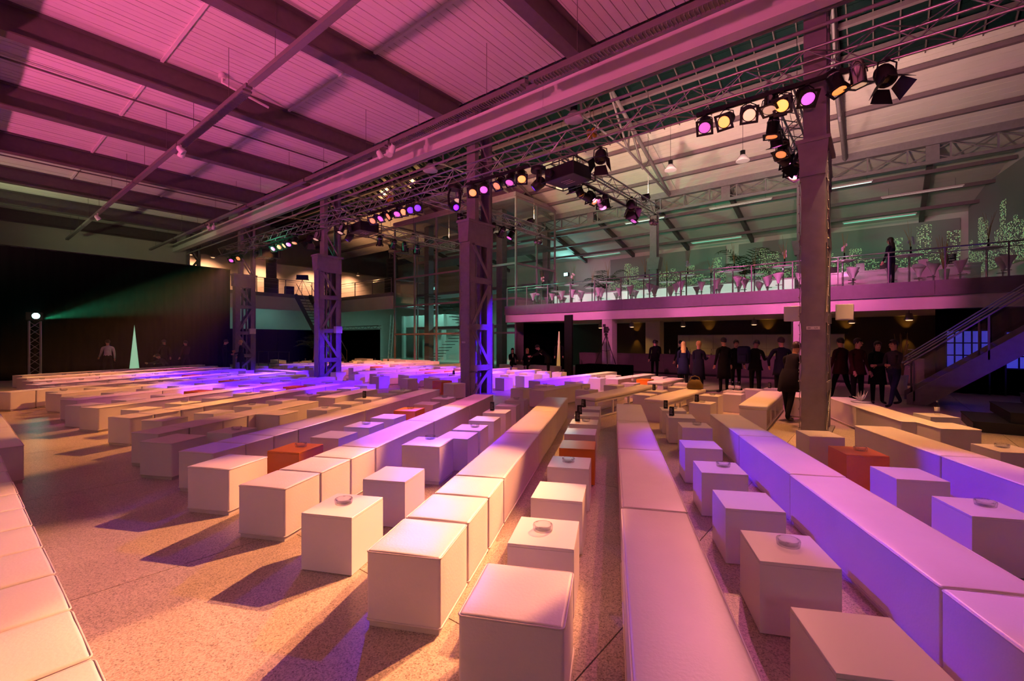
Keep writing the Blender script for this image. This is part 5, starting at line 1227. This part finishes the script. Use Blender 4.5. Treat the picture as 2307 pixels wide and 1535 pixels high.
    # hands: palm + five fingers
    for wr, fd, s_ in hands:
        side = fd.cross(Vector((1, 0, 0))) if abs(fd.x) < .9 else Vector((0, 1, 0)); side.normalize(); nrm = fd.cross(side)
        hb_ = MB(); hb_.path([wr-fd*.02, wr+fd*.03*k, wr+fd*.075*k], [.026*k, .034*k, .03*k], 7)
        for j, (off, ln) in enumerate(((-.03, .065), (-.01, .075), (.01, .07), (.028, .055))):
            p = wr+fd*.07*k+side*off*k; hb_.path([p, p+fd*ln*.5*k+nrm*.004, p+fd*ln*.85*k-nrm*s_*.02*k], [.0095*k, .009*k, .007*k], 5)
        p = wr+fd*.025*k+side*.03*k; hb_.path([p, p+side*.03*k+fd*.02*k, p+side*.035*k+fd*.05*k], [.011*k, .01*k, .008*k], 5); app(hb_, 2)
    # face
    HR = Matrix.Rotation(-D(headtilt+lean*.5), 3, 'X') ; HT = Matrix.Rotation(D(headturn), 3, 'Z')
    def hp_(x, y, z): return hd+HT @ (HR @ Vector((x*k, y*k, z*k)))
    fb = MB(); fb.path([hp_(0, .085, .045), hp_(0, .112, .0), hp_(0, .088, -.012)], [.008*k, .014*k, .01*k], 6)
    for s_ in (-1, 1): fb.ball(hp_(s_*.078, 0, .01), .022*k, 6, 4, (.5, .8, 1.2))
    fb.ball(hp_(0, .055, -.045), .045*k, 8, 5, (1, .9, .7)); app(fb, 2)
    eb = MB()
    for s_ in (-1, 1): eb.ball(hp_(s_*.03, .082, .03), .011*k, 6, 4, (1.2, .6, .8))
    app(eb, 4); lb = MB(); lb.ball(hp_(0, .094, -.04), .02*k, 6, 4, (1, .4, .3)); app(lb, 5)
    bmesh.ops.recalc_face_normals(bme, faces=bme.faces); bme.to_mesh(bm_); bme.free(); bm_.name = 'body'
    link('body', bm_, t)
    # hair
    hbm = MB(); n = 14; rings = []
    for i in range(8):
        ph = PI*.5*i/7*1.5
        ring = []
        for j in range(n):
            a = 2*PI*j/n; fr = max(0, math.sin(a)); rr = math.sin(min(ph, PI*.5+.35)); z = math.cos(ph)
            if z < 0: z *= 1.15*(1-.3*abs(math.cos(a)))
            z = max(z, -1.5+2.1*fr)
            ring.append(hp_(.092*max(rr, .62 if ph > 1.5 else 0)*math.cos(a), -.012+.106*max(rr, .6 if ph > 1.5 else 0)*math.sin(a)*(1 if fr < .3 else .93), .055+.1*z))
        rings.append(ring)
    if long_hair:
        for i, dz in enumerate((.1, .2, .3)):
            ring = []
            for j in range(n):
                a = 2*PI*j/n; fr = max(0, math.sin(a)); ring.append(hp_((.092+.012*i)*math.cos(a), (-.015-.06*fr*2 if fr > .2 else 0)-.02-.01*i+.095*math.sin(a)*(1-fr*.9), .02-dz))
            rings.append(ring)
    vs = [v for r in rings for v in r]; fs = []
    for i in range(len(rings)-1): fs += [(i*n+j, i*n+(j+1) % n, (i+1)*n+(j+1) % n, (i+1)*n+j) for j in range(n)]
    hbm.add(vs, fs, True); hbm.build('hair', 'hair_'+hair, t)
    if coat:
        cb = MB(); n = 18; ring = []
        pr = [(U((0, 0, .2*k)), .165, .128), (hip, .185, .15), (hip+Vector((0, 0, -coat*.5*k)), .2, .17), (hip+Vector((0, 0, -coat*k)), .22, .19), (hip+Vector((0, 0, -coat*k)), .205, .175), (hip, .16, .13)]
        for c, a_, b_ in pr: ring += [c+Vector((a_*k*math.cos(2*PI*j/n), b_*k*math.sin(2*PI*j/n)*(1+.05*math.sin(j*3)), .012*math.sin(j*2))) for j in range(n)]
        fs = []
        for i in range(len(pr)-1): fs += [(i*n+j, i*n+(j+1) % n, (i+1)*n+(j+1) % n, (i+1)*n+j) for j in range(n)]
        cb.add(ring, fs, True).build('coat_skirt', top, t)
    if shirt:
        p = U((0, .118*k, .3*k)); q = U((0, .085*k, .48*k)); MB().path([p, (p+q)/2+Vector((0, .006, 0)), q], [.012, .03, .04], 6).build('shirt_front', 'shirt_white', t)
    return t
ST = ((0, 0), (0, 0)); WK = ((18, 6), (-14, 16))
FW = math.radians(38.83)
def look(a): return FW+math.radians(a)    # 0 = facing away from the camera
# left end, before the drape
person('person in a white shirt walking in front of the black drape', (-28.5, 4.8, 0), look(60), 1.78, 'shirt_white', 'trouser', legs=WK, arms=((25, 20), (-20, 20)))
person('person in a dark suit walking by the black drape with head bent', (-28.5, 7.0, 0), look(70), 1.8, 'suit_black', legs=WK, arms=((25, 30), (-20, 20)), headtilt=10)
person('person in a maroon jacket walking by the black drape', (-28.4, 7.9, 0), look(80), 1.74, 'maroon', legs=WK)
person('crouching person with a pale sleeve beside the far bench rows', (-27.6, 6.9, 0), look(90), 1.74, 'grey_stripe', lean=45, hipz=.45, legs=((100, 130), (60, 140)), arms=((60, 30), (50, 40)))
person('dark suited person holding a paper beside the lattice column', (-27.0, 9.25, 0), look(-60), 1.8, 'suit_black', arms=((20, 70), (20, 80)), hair='brown', headtilt=15)
person('person in a black coat talking beside the lattice column', (-26.5, 9.85, 0), look(120), 1.76, 'suit_black', coat=.35, hair='blond', arms=((15, 60), (10, 20)))
# seated women
SIT = ((88, 86), (84, 88))
person('seated blonde person in dark clothes near the tower', (-14.0, 18.65, .02), look(165), 1.68, 'suit_black', hair='blond', long_hair=True, hipz=.53, legs=SIT, arms=((40, 40), (40, 40)), female=True)
person('seated dark haired person in a black jacket near the tower', (-14.9, 18.55, .02), look(190), 1.68, 'suit_black', hair='black', long_hair=True, hipz=.53, legs=SIT, arms=((40, 40), (40, 40)), female=True, shirt=True)
# bending waiter, man by drape
person('person in a dark suit bending over to serve at a low table', (-12.4, 18.2, 0), look(75), 1.78, 'suit_black', lean=52, arms=((55, 20), (50, 30)), coat=.3, shirt=True)
person('person in a long dark coat standing still beside the lit pole', (-13.6, 21.0, 0), look(170), 1.78, 'suit_black', coat=.5, shirt=True)
# bar staff
person('bartender in black behind the counter with head raised', (-9.4, 24.2, 0), look(175), 1.74, 'suit_black', shirt=True)
person('bartender in black leaning over the counter', (-8.1, 24.5, 0), look(165), 1.74, 'suit_black', lean=18, arms=((35, 20), (35, 20)))
# guests
person('guest in a dark jacket standing with back turned at the bar', (-8.0, 20.4, 0), look(0), 1.76, 'suit_black', hair='black', coat=.15)
person('guest in black standing half hidden at the bar beside two blondes', (-6.55, 19.6, 0), look(20), 1.74, 'suit_black', hair='black', coat=.3)
person('guest with long blonde hair in a dark blue coat, back turned', (-5.55, 16.9, 0), look(-20), 1.7, 'coat_blue', hair='blond', long_hair=True, coat=.4, female=True)
person('guest with tied blonde hair in a navy coat holding a glass', (-4.72, 15.9, 0), look(-45), 1.72, 'suit_navy', hair='blond', coat=.5, female=True, arms=((10, 15), (25, 80)))
person('guest in a long dark coat standing with back turned', (-4.0, 16.2, 0), look(5), 1.84, 'suit_black', coat=.48, hair='brown')
person('guest in a black jacket facing the one in the long coat', (-3.9, 17.4, 0), look(175), 1.76, 'suit_black', coat=.2)
person('photographer in a black jacket with a rucksack looking down at a camera', (-2.95, 15.6, 0), look(-50), 1.78, 'suit_black', headtilt=35, arms=((30, 75), (30, 75)), coat=.12)
person('guest in a dark suit with hand on hip beside the numbered column', (-2.15, 14.9, 0), look(-15), 1.84, 'suit_navy', coat=.22, arms=((-20, 60), (15, 40)), abd=(30, 10), shirt=False)
person('guest stooping in a dark coat close behind the numbered column', (-1.5, 11.35, 0), look(-60), 1.78, 'suit_black', lean=26, coat=.3, arms=((30, 20), (40, 20)), legs=((14, 4), (-16, 6)))
person('guest in a dark maroon jacket seen past the numbered column', (-.85, 16.4, 0), look(10), 1.82, 'maroon', coat=.2, legs=WK)
person('guest with reddish cap of hair in a dark jacket', (-.45, 15.7, 0), look(185), 1.8, 'maroon', headturn=20, coat=.15)
person('guest with long dark hair in a dark coat near the stairs', (-.02, 16.1, 0), look(160), 1.72, 'suit_black', hair='brown', long_hair=True, coat=.4, female=True)
person('guest in a striped grey pullover at the foot of the stairs', (.32, 15.45, 0), look(95), 1.76, 'grey_stripe', 'jeans', legs=WK, arms=((20, 70), (15, 70)))
person('person with reddish brown hair in dark clothes on the gallery', (.35, 21.0, GZ), look(20), 1.7, 'suit_navy', 'jeans', hair='brown', long_hair=True, female=True)
# rucksack
t = thing('rucksack', 'dark blue rucksack on the back of the photographer', 'bag', (-3.22, 15.36, 1.02), look(-50)); link('pack', rbox('pack', .34, .2, 0, .52, .06, 'coat_blue', 3, .02, 4), t); link('pocket', rbox('pocket', .26, .08, .05, .28, .03, 'coat_blue'), t, (0, -.13, 0))
# ================================================================ HAZE with the green beam
for (dx, dy, dz, P, a) in ((.55, .75, .22, 15000, 24), (.5, .72, .45, 3000, 22), (.6, .75, .25, 16000, 7), (.66, .7, .14, 11000, 6), (.35, .7, .6, 1800, 20), (.52, .72, .36, 5000, 6), (.1, .5, .8, 900, 20)):
    q = GP.matrix_basis.to_3x3().inverted() @ Vector((dx, dy, dz)); spot(GP, q, (.05, 1, .46), P, a, .4, .3, .03)
hz = bpy.data.materials.new('haze'); hz.use_nodes = True; nt = hz.node_tree; nt.nodes.clear(); o = nt.nodes.new('ShaderNodeOutputMaterial'); v = nt.nodes.new('ShaderNodeVolumeScatter'); v.inputs['Color'].default_value = (1, 1, 1, 1); v.inputs['Density'].default_value = .0028; v.inputs['Anisotropy'].default_value = .2; nt.links.new(v.outputs[0], o.inputs['Volume']); MATS['haze'] = hz
o = MB().box(-28.9, -18, -1, 9.3, .6, 7.3).build('stage_haze', 'haze'); tag(o, 'thin stage haze catching the green beam before the black drape', 'haze'); o['kind'] = 'stuff'
